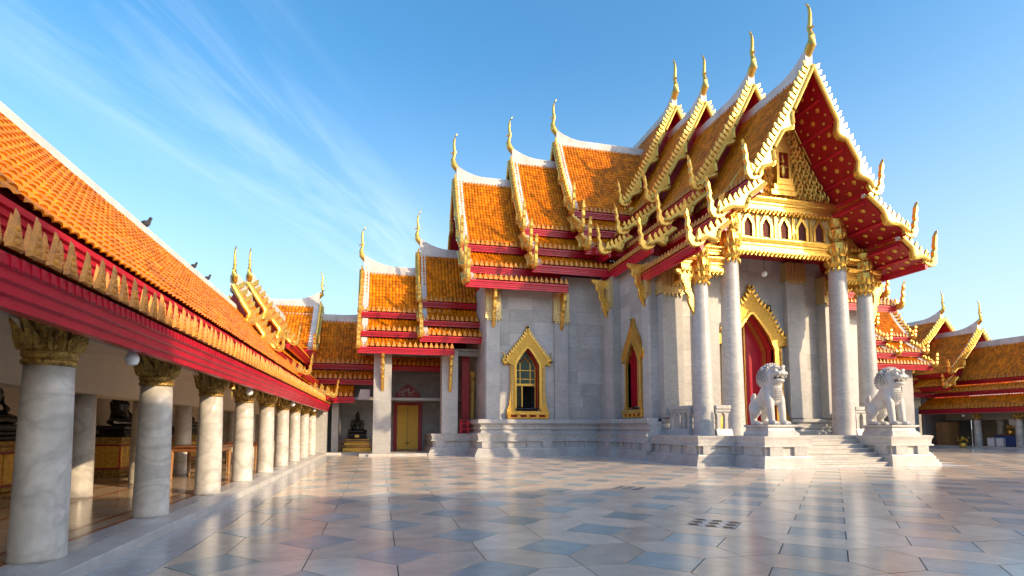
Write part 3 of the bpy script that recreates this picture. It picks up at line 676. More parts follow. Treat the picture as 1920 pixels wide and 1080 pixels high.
        mb = MB(); mb.fbox(fr, ai - .9, ai - .85, lc - hw, lc + hw, oz, pk); part('room_shade_sheet', mb, 'interior_shade', o)  # near-black sheet paints the darkness of the unlit room behind the panes
    else:
        ai = a - .5; J = il
        mb = MB(); pl = [(x, z) for x, z in il + mirr(il)]; mb.prism(pl, lambda p, k: fr(ai - (.08 if k else 0), lc + p[0], p[1])); part('door_leaf', mb, 'red_paint', o)
        J = [(x * .97, z) for x, z in il]; J2 = [(x * .86, oz + (z - oz) * .965) for x, z in il]
        ring(J + mirr(J), J2 + mirr(J2), ai, ai + .12, 'gold', 'door_moulding')
        mb = MB(); mb.fbox(fr, ai, ai + .05, lc - .03, lc + .03, oz, pk - .3); part('door_strip', mb, 'gold', o)
    return o
# wing front wall (faces the camera, Y = 27.1): a = YCR - 27.1 in frF
aw = YCR - 27.1; lX = lambda x: x - XC
wl = 7.3
clad(hall, frF, aw, lX(5.1), lX(11.4), 1.85, 9.4, [(lX(wl) - .6, lX(wl) + .6, 2.42, 5.5)])
pointed_frame(hall, frF, aw, lX(wl), WIN)
# porch-side wall, faces left: frW with a = XC - X, l = YCR - Y
frS = Fr((XC, YCR), (-1, 0), (0, -1))
clad(hall, frS, XC - 11.4, YCR - 27.1, YCR - 25.5, 1.85, 9.3)
clad(hall, frS, XC - 11.8, YCR - 25.5, YCR - 22.3, 1.85, 9.3, [(YCR - 23.95 - .6, YCR - 23.95 + .6, 2.42, 5.5)])
pointed_frame(hall, frS, XC - 11.8, YCR - 23.95, dict(WIN, ohw=1.0))
mb = MB(); mb.box(11.4, 11.8, 25.5, 25.75, 1.85, 9.3); part('wall_return', mb, 'marble_panel', hall)
clad(hall, frS, XC - 5.1, YCR - 35.1, YCR - 27.1, 1.85, 8.9)                    # end wall of the left wing
# porch front wall
af_ = YCR - 22.3
clad(hall, frF, af_, -5.1, 5.1, 1.12, 9.6, [(-1.2, 1.2, 1.12, 6.8)], bw=1.3, bh=.75)
pointed_frame(hall, frF, af_, 0, dict(z0=1.12, hw=1.15, oz=1.14, sp=5.1, pk=6.75, ohw=1.9, top=8.15), 'doorway', door=True)
# rest of the shell, right side
mb = MB(); mb.box(21.8, 22.0, 22.3, 27.1, 1.1, 9.3); mb.box(22, 28.7, 27.1, 27.35, 1.1, 8.8); mb.box(28.5, 28.7, 27.1, 35.1, 1.1, 8.8); mb.box(5.1, 28.7, 34.9, 35.1, 1.1, 9)
part('shell_wall', mb, 'marble', hall)
# pilasters with gilded heads and brackets
def bracket(fr, a, l, z, parent, s=1.0, m='gold'):
    pts = [(0, 0), (.85, .02), (.80, -.12), (.62, -.22), (.60, -.5), (.46, -.62), (.44, -.95), (.30, -1.10), (.26, -1.45), (.12, -1.75), (.0, -1.95), (-.02, -1.2), (.12, -.9), (.16, -.5), (.0, -.35)]
    mb = MB(); mb.prism([(x * s, y * s) for x, y in pts], lambda p, k: fr(a + p[0], l + (.08 if k else -.08) * s, z + p[1]))
    for i, (x, y) in enumerate(((.66, -.1), (.52, -.45), (.37, -.8), (.22, -1.2))): mb.sphere(fr(a + x * s, l, z + y * s), .12 * s, 6, 5)
    return part('eave_bracket', mb, m, parent, bevel=.02)
def pilaster(fr, a, l0, l1, z0, z1, parent, capz=1.5, br=True, pr=.14):
    mb = MB(); mb.fbox(fr, a, a + pr, l0, l1, z0, z1); o = part('pilaster', mb, 'marble_panel', parent, bevel=.01)
    if capz:
        mb = MB(); mb.fbox(fr, a, a + pr + .05, l0 - .05, l1 + .05, z1 - capz, z1)
        n = 5
        for i in range(n):
            x = l0 + (l1 - l0) * (i + .5) / n
            mb.prism([(-.07, 0), (.07, 0), (.05, .5), (0, .75), (-.05, .5)], lambda p, k: fr(a + pr + (.10 if k else 0), x + p[0], z1 - capz * .75 + p[1]))
            mb.prism([(-.07, 0), (.07, 0), (0, -.16)], lambda p, k: fr(a + pr + (.07 if k else 0), x + p[0], z1 - capz + p[1]))
        for zz in (.0, .12, .24): mb.fbox(fr, a, a + pr + .1 - zz * .1, l0 - .08, l1 + .08, z1 - capz + zz, z1 - capz + zz + .07)
        part('gilded_head', mb, 'gold_mosaic', o)
    if br: bracket(fr, a + pr + .02, (l0 + l1) / 2, z1 - .02, o)
    return o
pilaster(frF, aw, lX(5.15), lX(5.85), 1.85, 8.45, hall); pilaster(frF, aw, lX(8.75), lX(9.5), 1.85, 8.45, hall)
pilaster(frS, XC - 11.8, YCR - 22.95, YCR - 22.32, 1.85, 8.9, hall); pilaster(frS, XC - 11.4, YCR - 26.35, YCR - 25.55, 1.85, 9.0, hall)
for s in (-1, 1):
    pilaster(frF, af_, s * 2.35 - .5, s * 2.35 + .5, 1.87, 9.3, hall, capz=.9, br=False, pr=.3)
    pilaster(frF, af_, s * 4.3 - .5, s * 4.3 + .5, 1.87, 8.7, hall, capz=1.3, br=False, pr=.5)
# base mouldings
BASE = [(-.3, 0), (.58, 0), (.58, .13), (.53, .13), (.53, .25), (.47, .25), (.47, .37), (.42, .37), (.40, .42), (.32, .44), (.32, .74), (.44, .75), (.44, .80), (.38, .82), (.40, .98), (.46, 1.14), (.40, 1.17), (.26, 1.20), (.20, 1.30), (.30, 1.37), (.30, 1.45), (.22, 1.48), (.24, 1.56), (.36, 1.64), (.40, 1.66), (.40, 1.82), (.34, 1.86), (-.3, 1.86)]
LOWB = [p for p in BASE if p[1] <= 1.14] + [(.42, 1.12), (-.3, 1.12)]
LOWB = [(-.3, 0), (.58, 0), (.58, .13), (.53, .13), (.53, .25), (.47, .25), (.47, .37), (.42, .37), (.40, .42), (.32, .44), (.32, .74), (.44, .75), (.44, .80), (.38, .82), (.40, .98), (.44, 1.09), (.44, 1.12), (-.3, 1.12)]
def base_posts(path, parent, sp=.85, o0=.31, o1=.42):
    mb = MB()
    for (x0, y0), (x1, y1) in zip(path[:-1], path[1:]):
        L_ = math.hypot(x1 - x0, y1 - y0); n = int(L_ / sp)
        if n < 1: continue
        last = None
        d = Vector((x1 - x0, y1 - y0)) / L_; nr = Vector((d.y, -d.x))
        for i in range(n + 1):
            t = min(max(L_ * i / max(n, 1), .05), L_ - .05) if n else L_ / 2
            wdt = .05 if 0 < i < n else .26
            c = Vector((x0, y0)) + d * t
            a = c - d * wdt + nr * o0; b = c + d * wdt + nr * o0; c2 = c + d * wdt + nr * o1; e = c - d * wdt + nr * o1
            vs = [(q.x, q.y, z) for z in (.43, .76) for q in (a, b, c2, e)]
            mb = MB(); mb.add(vs, [(0, 3, 2, 1), (4, 5, 6, 7), (0, 1, 5, 4), (1, 2, 6, 5), (2, 3, 7, 6), (3, 0, 4, 7)])
            part('base_post', mb, 'marble', parent)
pathL = [(5.1, 35.1), (5.1, 27.1), (8.3, 27.1), (8.3, 27.25), (11.4, 27.25), (11.4, 25.5), (11.75, 25.5), (11.75, 22.0)]
pathL = pathL[::-1]     # outside on the right of travel
pathL = [(x, y) for x, y in pathL][::-1]
def base(path, prof, parent, flip=False):
    mb = MB(); mb.sweep(path, prof); return part('base_moulding', mb, 'marble', parent)
# travelling so that the outside is on the right-hand side: start at the porch and go toward the back on the left side is outside-left, so reverse
base(pathL, [(-o if False else o, z) for o, z in BASE], hall)
base_posts(pathL, hall)
pathR = [(2 * XC - x, y) for x, y in pathL][::-1]
base(pathR, BASE, hall)
# porch platform
PL = [(11.9, 22.2), (11.9, 18.7), (21.9, 18.7), (21.9, 22.2)]
base(PL, LOWB, hall); base_posts(PL[:2] + [(13.2, 18.7)], hall, .8); base_posts([(20.6, 18.7), (21.9, 18.7), (21.9, 22.2)], hall, .8)
mb = MB(); mb.box(11.7, 22.1, 18.5, 22.4, .9, 1.118); part('porch_floor', mb, 'marble_step', hall)
# front wall base course inside the porch
PB = [(-.1, 1.12), (.32, 1.12), (.32, 1.22), (.26, 1.25), (.20, 1.34), (.26, 1.42), (.26, 1.47), (.16, 1.5), (.16, 1.62), (.30, 1.70), (.30, 1.84), (-.1, 1.87)]
for x0, x1 in ((11.9, 15.0), (18.8, 21.9)):
    mb = MB(); mb.sweep([(x0, 22.3), (x1, 22.3)], PB); part('wall_base', mb, 'marble', hall)
# lion pedestals and steps
for px0 in (13.0, 18.45):
    px1 = px0 + 2.1
    o = bpy.data.objects.new('stair_pedestal', None); col.objects.link(o); o.parent = hall
    p4 = [(px0 + .5, 18.3), (px0 + .5, 17.1), (px1 - .5, 17.1), (px1 - .5, 18.3)]
    mb = MB(); mb.sweep(p4, LOWB); part('pedestal_body', mb, 'marble_white', o)
    base_posts(p4, o, .6)
    mb = MB(); mb.box(px0 + .3, px1 - .3, 16.9, 18.4, .9, 1.117); part('pedestal_top', mb, 'marble_white', o)
    pc = [(px0 + .55, 18.25), (px0 + .55, 17.05), (px1 - .55, 17.05), (px1 - .55, 18.25)]
    mb = MB(); mb.sweep(pc, [(-.5, 1.10), (.16, 1.10), (.16, 1.22), (.06, 1.32), (.04, 1.42), (.14, 1.47), (.14, 1.53), (-.5, 1.53)]); mb.box(px0 + .55, px1 - .55, 17.05, 18.25, 1.1, 1.528); part('lion_plinth', mb, 'marble_white', o)
for k in range(7):
    y = 16.72 + .29 * k; mb = MB(); mb.box(15.0, 19.05, y, 18.9, .16 * k, .16 * (k + 1) - .004); mb.box(15.0, 19.05, y - .03, y + .2, .16 * (k + 1) - .045, .16 * (k + 1) - .001)
    part('step', mb, 'marble_step', hall)
# white margin on the ground round the base
mb = MB(); mb.sweep([(11.9, 22.2), (11.9, 18.7), (13.5, 18.7), (13.5, 17.1), (20.6, 17.1), (20.6, 18.7), (21.9, 18.7), (21.9, 22.2)], [(.3, .0), (.95, .0), (.95, .004), (.3, .004)]); part('ground_margin', mb, 'marble_white', hall)
mb = MB(); mb.sweep(pathL, [(.3, .0), (.95, .0), (.95, .0045), (.3, .0045)]); part('ground_margin', mb, 'marble_white', hall)

# porch columns with gilded lotus capitals
def big_capital(r, h, parent, x, y, z):
    mb = MB()
    prof = [(r * 1.0, 0), (r * 1.12, .06), (r * 1.25, .16), (r * 1.32, .26), (r * 1.15, .38), (r * 1.05, .44), (r * 1.15, .52), (r * 1.38, .74), (r * 1.30, .98), (r * .95, 1.08), (r * .9, 1.16), (r * 1.15, 1.34), (r * 1.2, 1.52), (r * .95, 1.66), (r * 1.05, 1.8), (r * 1.1, 2.0)]
    mb.lathe([(a, b * h / 2.0) for a, b in prof], (x, y, z), 20)
    for zb, ht, rr, n, up in ((.12, .34, 1.22, 14, 1), (.02, -.22, 1.10, 14, -1), (.5, .55, 1.24, 12, 1), (1.16, .5, 1.05, 12, 1)):
        for k in range(n):
            t = 2 * math.pi * (k + .5 * (n == 12)) / n; ct, st = math.cos(t), math.sin(t); wd = 2 * math.pi * r * rr / n * .9
            def P(u, v, d): q = r * rr + d; return (x + q * ct - u * wd * st, y + q * st + u * wd * ct, z + (zb + v * ht) * h / 2)
            mb.add([P(-.5, 0, 0), P(.5, 0, 0), P(.42, .5, .05), P(0, 1, .05), P(-.42, .5, .05), P(0, .35, .09)], [(0, 1, 5), (1, 2, 5), (2, 3, 5), (3, 4, 5), (4, 0, 5)])
    return part('lotus_capital', mb, 'gold', parent)
for u, rb, rt_, zt, ch in ((-2.72, .44, .355, 8.45, 2.2), (2.72, .44, .355, 8.45, 2.2), (-4.12, .41, .30, 7.4, 1.8), (4.12, .41, .30, 7.4, 1.8)):
    x = XC + u; y = 19.9; n = 12
    mb = MB(); mb.lathe([(rb * 1.02, 0), (rb * 1.02, .04), (rb, .08)] + [(rb + (rt_ - rb) * (i / n) ** 1.15, .08 + (zt - 1.2) * i / n) for i in range(1, n + 1)], (x, y, 1.12), 36)
    o = part('porch_column', mb, 'marble', hall, smooth=True)
    big_capital(rt_, ch, o, x, y, zt)
# balustrades
def balustrade(x0, y0, x1, y1, parent, n):
    o = bpy.data.objects.new('balustrade', None); col.objects.link(o); o.parent = parent
    d = Vector((x1 - x0, y1 - y0)); L_ = d.length; d /= L_; f = Fr((x0, y0), d, (d.y, -d.x))
    mb = MB(); mb.fbox(f, 0, L_, -.17, .17, 2.18, 2.34); mb.fbox(f, 0, L_, -.13, .13, 2.06, 2.18); part('rail', mb, 'marble', o, bevel=.02)
    mb = MB(); mb.prism([(-.24, 1.12), (.24, 1.12), (.16, 1.38), (-.16, 1.38)], lambda p, k: f(L_ if k else 0, p[0], p[1])); part('plinth', mb, 'marble', o)
    for i in range(n):
        a = L_ * (i + .5) / n; w2 = L_ / n
        mb = MB(); mb.prism([(-.07, 1.37), (.07, 1.37), (.07, 1.88), (.085, 1.9), (.085, 1.93), (.075, 1.95), (w2 * .5 - .002, 2.065), (-w2 * .5 + .002, 2.065), (-.075, 1.95), (-.085, 1.93), (-.085, 1.9), (-.07, 1.88)], lambda p, k: f(a + p[0], .08 if k else -.08, p[1])); part('baluster', mb, 'marble', o)
    return o
balustrade(12.45, 22.0, 12.45, 20.2, hall, 5); balustrade(13.15, 19.75, 13.85, 19.75, hall, 2)
balustrade(21.35, 22.0, 21.35, 20.2, hall, 5); balustrade(19.95, 19.75, 20.65, 19.75, hall, 2)

# gilded entablature and pediment on the porch front
aP = YCR - 19.9
ent = bpy.data.objects.new('pediment', None); col.objects.link(ent); ent.parent = hall
def fringe(fr, a, l0, l1, z, parent, sp=.2, h=.2, m='gold'):
    mb = MB(); n = max(1, round((l1 - l0) / sp)); s = (l1 - l0) / n
    for i in range(n):
        l = l0 + (i + .5) * s
        mb.prism([(-s * .46, 0), (s * .46, 0), (s * .42, -h * .45), (0, -h), (-s * .42, -h * .45)], lambda p, k: fr(a + (.1 if k else 0), l + p[0], z + p[1])); mb.sphere(fr(a + .1, l, z - h * .42), (s * .3, s * .3, h * .34), 6, 4)
    return part('leaf_fringe', mb, m, parent, kind='stuff')
def band(fr, a, l0, l1, z0, z1, parent, name='gilded_beam', m='gold'):
    mb = MB(); H = z1 - z0
    pr = [(-.25, z0), (.12, z0), (.12, z0 + .16 * H), (.06, z0 + .2 * H), (.06, z0 + .42 * H), (.11, z0 + .46 * H), (.11, z0 + .6 * H), (.15, z0 + .66 * H), (.19, z0 + .9 * H), (.19, z1), (-.25, z1)]
    mb.prism(pr, lambda p, k: fr(a + p[0], l1 if k else l0, p[1])); return part(name, mb, m, parent)
band(frF, aP, -2.45, 2.45, 8.95, 9.5, ent); fringe(frF, aP + .03, -2.4, 2.4, 8.97, ent, .2, .24)
mb = MB(); mb.fbox(frF, aP - .25, aP + .0, -2.45, 2.45, 9.5, 10.75); part('window_band', mb, 'gold_mosaic', ent)
band(frF, aP + .05, -3.0, 3.0, 10.75, 11.3, ent); fringe(frF, aP + .1, -2.9, 2.9, 10.78, ent, .2, .24)
for i in range(5):
    l = (i - 2) * .9; t = bpy.data.objects.new('niche', None)
    nb = MB(); nb.prism([(-.2, 9.62), (.2, 9.62), (.2, 10.12), (0, 10.45), (-.2, 10.12)], lambda p, k: frF(aP + (.012 if k else -.05), l + p[0], p[1])); o = part('niche', nb, 'niche_dark', ent)
    nb = MB()
    for s in (-1, 1):
        nb.prism([(.2 * s, 9.58), (.32 * s, 9.58), (.32 * s, 10.15), (0, 10.68), (0, 10.45), (.2 * s, 10.12)], lambda p, k: frF(aP + (.09 if k else 0), l + p[0], p[1]))
    part('niche_frame', nb, 'gold', o)
    nb = MB()
    for q in (-.45, -.38): nb.fbox(frF, aP, aP + .07, l + q - .025, l + q + .03, 9.52, 10.74)
    part('niche_pier', nb, 'gold_pale', o)
for s in (-1, 1):
    a_, b_ = sorted((s * 2.9, s * 5.0)); band(frF, aP, a_, b_, 7.95, 8.5, ent); fringe(frF, aP + .03, a_, b_, 7.97, ent, .19, .22)
    a_, b_ = sorted((s * 3.0, s * 4.7)); band(frF, aP, a_, b_, 8.62, 8.95, ent); fringe(frF, aP + .03, a_, b_, 8.98 + .26, ent, .19, -.26)
    mb = MB(); mb.prism([(s * 2.6, 8.5), (s * 5.0, 8.5), (s * 4.3, 9.2), (s * 2.9, 10.75), (s * 2.6, 10.75)], lambda p, k: frF(aP - (.2 if k else .06), p[0], p[1])); part('side_panel', mb, 'gold_carved', ent)
    # return beams to the wall
    frR = Fr((XC + s * 4.12, 22.3), (s, 0), (0, -1)); band(frR, 0, 0, 2.2, 7.95, 8.5, ent); fringe(frR, .03, .1, 2.1, 7.97, ent, .19, .22)
    bracket(Fr((XC + s * 4.4, 19.9), (s, 0), (0, 1)), .05, 0, 7.9, ent, .95)
# pediment field
mb = MB(); mb.prism([(-2.75, 11.3), (2.75, 11.3), (1.35, 13.3), (.1, 15.7), (-.1, 15.7), (-1.35, 13.3)], lambda p, k: frF(aP - (.25 if k else .02), p[0], p[1])); part('pediment_field', mb, 'gold_carved', ent)
mb = MB()
for row in range(20):
    z = 11.5 + row * .21; half = max(0, (15.5 - z) / (15.5 - 11.3) * 2.55 * (1 - .12 * math.sin(math.pi * (z - 11.3) / 4.2)))
    n = int(half * 2 / .23)
    for i in range(n):
        l = -half + (i + .5) * 2 * half / max(n, 1)
        if abs(l) < .38 and 11.7 < z < 14: continue
        sgn = 1 if l > 0 else -1; ph = random.uniform(0, 6.28); l += random.uniform(-.05, .05); z_ = z; z = z + random.uniform(-.05, .05); sc = random.uniform(.75, 1.35)
        pts = [frF(aP + .05 + .05 * t, l + sgn * (.11 * sc * (1 - t * .75)) * math.cos(ph + t * 8), z + (.11 * sc * (1 - t * .75)) * math.sin(ph + t * 8)) for t in [q / 9 for q in range(10)]]
        mb.tube(pts, [.026 + .016 * (q / 9) for q in range(10)], 4)
        mb.tube([frF(aP + .02, l, z - .1), frF(aP + .12, l + sgn * .07, z + .1), frF(aP + .1, l + sgn * .02, z + .24)], [.05, .035, .008], 4); z = z_
part('carved_scrolls', mb, 'gold', ent, kind='stuff')
mb = MB(); mb.fbox(frF, aP, aP + .16, -.62, .62, 11.5, 11.72); mb.fbox(frF, aP, aP + .2, -.5, .5, 11.72, 11.95); mb.fbox(frF, aP, aP + .24, -.4, .4, 11.95, 12.2)
mb.fbox(frF, aP, aP + .2, -.36, -.24, 12.2, 13.4); mb.fbox(frF, aP, aP + .2, .24, .36, 12.2, 13.4); mb.prism([(-.45, 13.4), (.45, 13.4), (.2, 13.8), (0, 14.4), (-.2, 13.8)], lambda p, k: frF(aP + (.2 if k else 0), p[0], p[1])); part('central_shrine', mb, 'gold', ent)
mb = MB(); mb.fbox(frF, aP, aP + .03, -.24, .24, 12.2, 13.4); part('shrine_recess', mb, 'red_deep', ent)
mb = MB(); mb.sphere(frF(aP + .12, 0, 12.6), (.13, .1, .3), 8, 6); mb.sphere(frF(aP + .12, 0, 13.02), .1, 8, 6); mb.tube([frF(aP + .12, 0, 13.08), frF(aP + .12, 0, 13.35)], [.06, .01], 6); mb.tube([frF(aP + .12, -.2, 12.75), frF(aP + .14, 0, 12.85), frF(aP + .12, .2, 12.75)], .04, 5); part('shrine_figure', mb, 'gold', ent)
mb = MB()
for s in (-1, 1): mb.tube([frF(aP + .06, s * l, z) for l, z in ((2.85, 11.32), (1.45, 13.3), (.08, 15.75))], .07, 6)
part('pediment_edge', mb, 'gold', ent)
# coffered red soffit of the porch gable, with purlins and rosettes
mbr = MB(); prev = (0, 16.2)
for ti, (l1, z1) in enumerate(FT[0][2]):
    l0, z0 = (0.02, 16.2) if ti == 0 else (prev[0] - .35, prev[1] - .32)
    cv = curve_pts(l0, z0 - .22, l1, z1 - .22, .22 if ti == 0 else .05, 10); P, ln = resample(cv, max(2, round(ln_ / 1.05)) if (ln_ := math.hypot(l1 - l0, z1 - z0)) else 2)
    for s in (-1, 1):
        for q in range(len(P)):
            mbp = MB(); mbp.tube([frF(aP, s * P[q, 0], P[q, 1] - .05), frF(13.0, s * P[q, 0], P[q, 1] - .05)], .075, 4); part('purlin', mbp, 'red_paint', ent)
            if q < len(P) - 1:
                for (fa, ft, rr) in ((.25, .3, .1), (.75, .3, .1), (.5, .62, .1), (.25, .85, .06), (.75, .85, .06), (.5, .15, .05), (.12, .6, .05), (.88, .6, .05)):
                    c = P[q] + (P[q + 1] - P[q]) * ft; a = aP + .15 + 1.75 * fa; d = (P[q + 1] - P[q]); d /= np.hypot(*d); nn = np.array([-d[1], d[0]]); nn = nn if nn[1] < 0 else -nn
                    cc = c + nn * .03
                    vs = [frF(a, s * (cc[0] + nn[0] * .03), cc[1] + nn[1] * .03)]
                    for k in range(12):
                        t = 2 * math.pi * k / 12; r_ = rr * (1.25 if k % 2 else .8); vs.append(frF(a + r_ * math.cos(t), s * (cc[0] + d[0] * r_ * math.sin(t)), cc[1] + d[1] * r_ * math.sin(t)))
                    mbr.add(vs, [(0, 1 + k, 1 + (k + 1) % 12) for k in range(12)])
    prev = (l1, z1)
part('rosettes', mbr, 'soffit_gold', ent, kind='stuff')
mb = MB(); mb.box(XC - 4.6, XC + 4.6, 19.95, 22.3, 9.45, 9.55); part('porch_ceiling', mb, 'red_deep', ent)

# side chapel pillars, plinth, door
chap = hall
mb = MB(); mb.sweep([(2.55 + .5, 33.2), (2.55 + .5, 29.35), (5.2, 29.35)], [(o, z) for o, z in LOWB]); mb.box(2.9, 5.2, 29.2, 33.2, .8, 1.115); part('chapel_plinth', mb, 'marble', hall); base_posts([(3.05, 29.35), (5.0, 29.35)], hall, .9)
for x0, x1, z0 in ((-.35, .55, .12), (3.15, 4.0, 1.12)):
    mb = MB(); mb.box(x0, x1, 28.95, 29.8, z0, 5.6); o = part('pier', mb, 'marble_panel', hall, bevel=.01)
    f = Fr(((x0 + x1) / 2, 28.95), (0, -1), (1, 0)); bracket(f, .02, 0, 5.15, o, .95)
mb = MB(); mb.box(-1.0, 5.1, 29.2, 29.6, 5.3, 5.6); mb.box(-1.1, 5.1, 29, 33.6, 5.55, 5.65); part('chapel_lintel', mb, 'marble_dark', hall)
mb = MB(); mb.box(-1.0, 3.0, 28.9, 31.3, -.02, .118); part('chapel_floor', mb, 'marble_step', hall)
slabrow(-.55, 2.4, 28.75, 28.92, 3, 'x', 'marble_step', hall, -.02, .12, 'kerb_stone')
# gilded double door with carved arch light above
dr = bpy.data.objects.new('gilded_door', None); col.objects.link(dr); dr.parent = hall
xd = 1.62; yd = 33.6
mb = MB(); mb.box(xd - .84, xd - .62, yd - .12, yd, .12, 2.95); mb.box(xd + .62, xd + .84, yd - .12, yd, .12, 2.95); mb.box(xd - .62, xd + .62, yd - .12, yd, 2.78, 2.95); part('door_frame', mb, 'red_deep', dr)
for s in (-1, 1):
    mb = MB(); a_, b_ = sorted((xd + s * .01, xd + s * .62)); mb.box(a_, b_, yd - .08, yd, .16, 2.78); lf = part('door_leaf', mb, 'gold_carved', dr)
    mb = MB(); mb.box(a_ + .03, b_ - .03, yd - .10, yd - .07, .2, 2.74); part('carved_relief', mb, 'gold_carved', lf)
mb = MB(); mb.box(xd - .12, xd + .12, yd - .13, yd - .08, .5, .56); part('latch', mb, 'black', dr)
mb = MB(); mb.prism([(-.78, 3.25), (.78, 3.25), (.72, 3.5), (.4, 3.78), (0, 4.1), (-.4, 3.78), (-.72, 3.5)], lambda p, k: (xd + p[0], yd - (.1 if k else 0), p[1])); arch_ = part('arch_light', mb, 'red_deep', dr)
mb = MB()
for i in range(26):
    x = random.uniform(-.5, .5); z = random.uniform(3.32, 3.85 - abs(x) * .55); ph = random.uniform(0, 6)
    mb.tube([(xd + x + .07 * (1 - t) * math.cos(ph + 6 * t), yd - .11, z + .07 * (1 - t) * math.sin(ph + 6 * t)) for t in (0, .2, .4, .6, .8)], .016, 4)
part('fretwork', mb, 'flower_white', arch_)
# red doorway and gilt pillar deep in the side chapel
mb = MB(); mb.box(4.35, 4.75, 29.9, 30.2, 1.12, 5.4); part('red_jamb', mb, 'red_deep', hall)
mb = MB(); mb.lathe([(.22, 0), (.22, .3), (.15, .4), (.17, .6), (.15, .7), (.15, 2.5), (.2, 2.6), (.17, 2.7), (.25, 3.0), (.2, 3.05)], (4.95, 29.9, 1.5), 12); part('gilt_pillar', mb, 'gold_old', hall)

# ================================================================== RIGHT GALLERY
rg = gallery('cloister_gallery', 'distant gallery with orange tiered roof and marble columns at far right', 44.75, -1, 14.0, 35.0, [20.4 + 2.7 * k for k in range(5)], 47, tall=True)
frQ = Fr((44.75, 0), (0, -1), (-1, 0))
roof_section('tiered_roof', rg, frQ, -14, 7.75, [(1.6, 5.0), (2.3, 4.12), (2.95, 2.86)], [-34, -34.5, -35.2], sag=.15, sides=(1,), gable=False, barge=False, verge=.2, panel=None, fh=.3)
roof_section('raised_roof', rg, frQ, -32.2, 8.9, [(3.0, 5.6), (3.6, 4.55)], [-37, -37], sag=.2, sides=(1, -1), verge=.25, chofa_s=.8, gold='gold', fin=.7, fh=.3, antefix=False)
roof_section('raised_roof', rg, frQ, -35.0, 10.3, [(3.3, 7.1), (4.2, 5.6)], [-42, -42], sag=.2, sides=(1, -1), verge=.25, chofa_s=.8, gold='gold', fin=.7, fh=.3, antefix=False)
frQ2 = Fr((0, 38.5), (1, 0), (0, -1))
roof_section('cross_roof', rg, frQ2, 44.5, 9.6, [(2.6, 6.6), (3.5, 5.2), (4.2, 4.2)], [24, 24, 24], sag=.2, sides=(1,), gable=False, barge=False, verge=0, panel=None, fh=.35)
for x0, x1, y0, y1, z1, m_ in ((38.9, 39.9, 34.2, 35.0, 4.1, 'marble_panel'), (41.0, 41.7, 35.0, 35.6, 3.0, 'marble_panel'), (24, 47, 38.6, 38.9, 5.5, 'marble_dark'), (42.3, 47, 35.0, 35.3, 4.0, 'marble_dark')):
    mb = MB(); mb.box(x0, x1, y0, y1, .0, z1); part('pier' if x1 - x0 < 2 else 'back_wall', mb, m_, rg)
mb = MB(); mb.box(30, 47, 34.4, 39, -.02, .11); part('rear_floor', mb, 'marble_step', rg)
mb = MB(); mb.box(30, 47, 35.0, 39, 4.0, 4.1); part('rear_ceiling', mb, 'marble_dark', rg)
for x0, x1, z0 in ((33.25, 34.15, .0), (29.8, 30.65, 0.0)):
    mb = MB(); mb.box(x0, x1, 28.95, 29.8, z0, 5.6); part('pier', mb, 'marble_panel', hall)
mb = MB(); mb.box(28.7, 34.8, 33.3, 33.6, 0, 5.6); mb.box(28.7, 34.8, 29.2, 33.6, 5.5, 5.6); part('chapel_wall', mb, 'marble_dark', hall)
# ------------------------------------------------------------------ unseen range added behind the viewer to throw shade over the foreground
fg = thing('shade_gallery', 'unseen tiled gallery added behind the viewpoint to shade the near paving', 'gallery', (0, 0, 0), 'galleries around the courtyard')
frE = Fr((18, -3.7), (1, 0), (0, 1))
for s_ in (1, -1):
    cv = curve_pts(.02, 9.5, 2.7, 3.6, .3); tile_field('tile_field', frE, -14, 18, s_, cv, fg, .5, .5)
    mb = MB(); mb.prism([(0, 9.45), (1.2, 6.3), (2.68, 3.5), (2.6, 3.3), (1.1, 6.2), (0, 9.2)], lambda p, k: frE(18 if k else -14, p[0] * s_, p[1])); part('roof_deck', mb, 'red_deep', fg)
    fascia('fascia', frE, -14, 18, 2.68, 3.58, .4, s_, fg)
ridge_cap(frE, -14, 18, 9.5, fg, rise=0)
mb = MB(); mb.box(4, 36, -6.1, -5.8, 0, 3.4); part('back_wall', mb, 'plaster_cream', fg)
mb = MB(); mb.box(4, 36, -6.1, -1.25, -.02, .118); part('platform', mb, 'marble_step', fg)
for k in range(11): column(5.5 + 2.9 * k, -1.7, fg)
mb = MB(); mb.box(4, 36, -1.95, -1.45, 2.49, 3.1); part('beam', mb, 'marble_dark', fg)

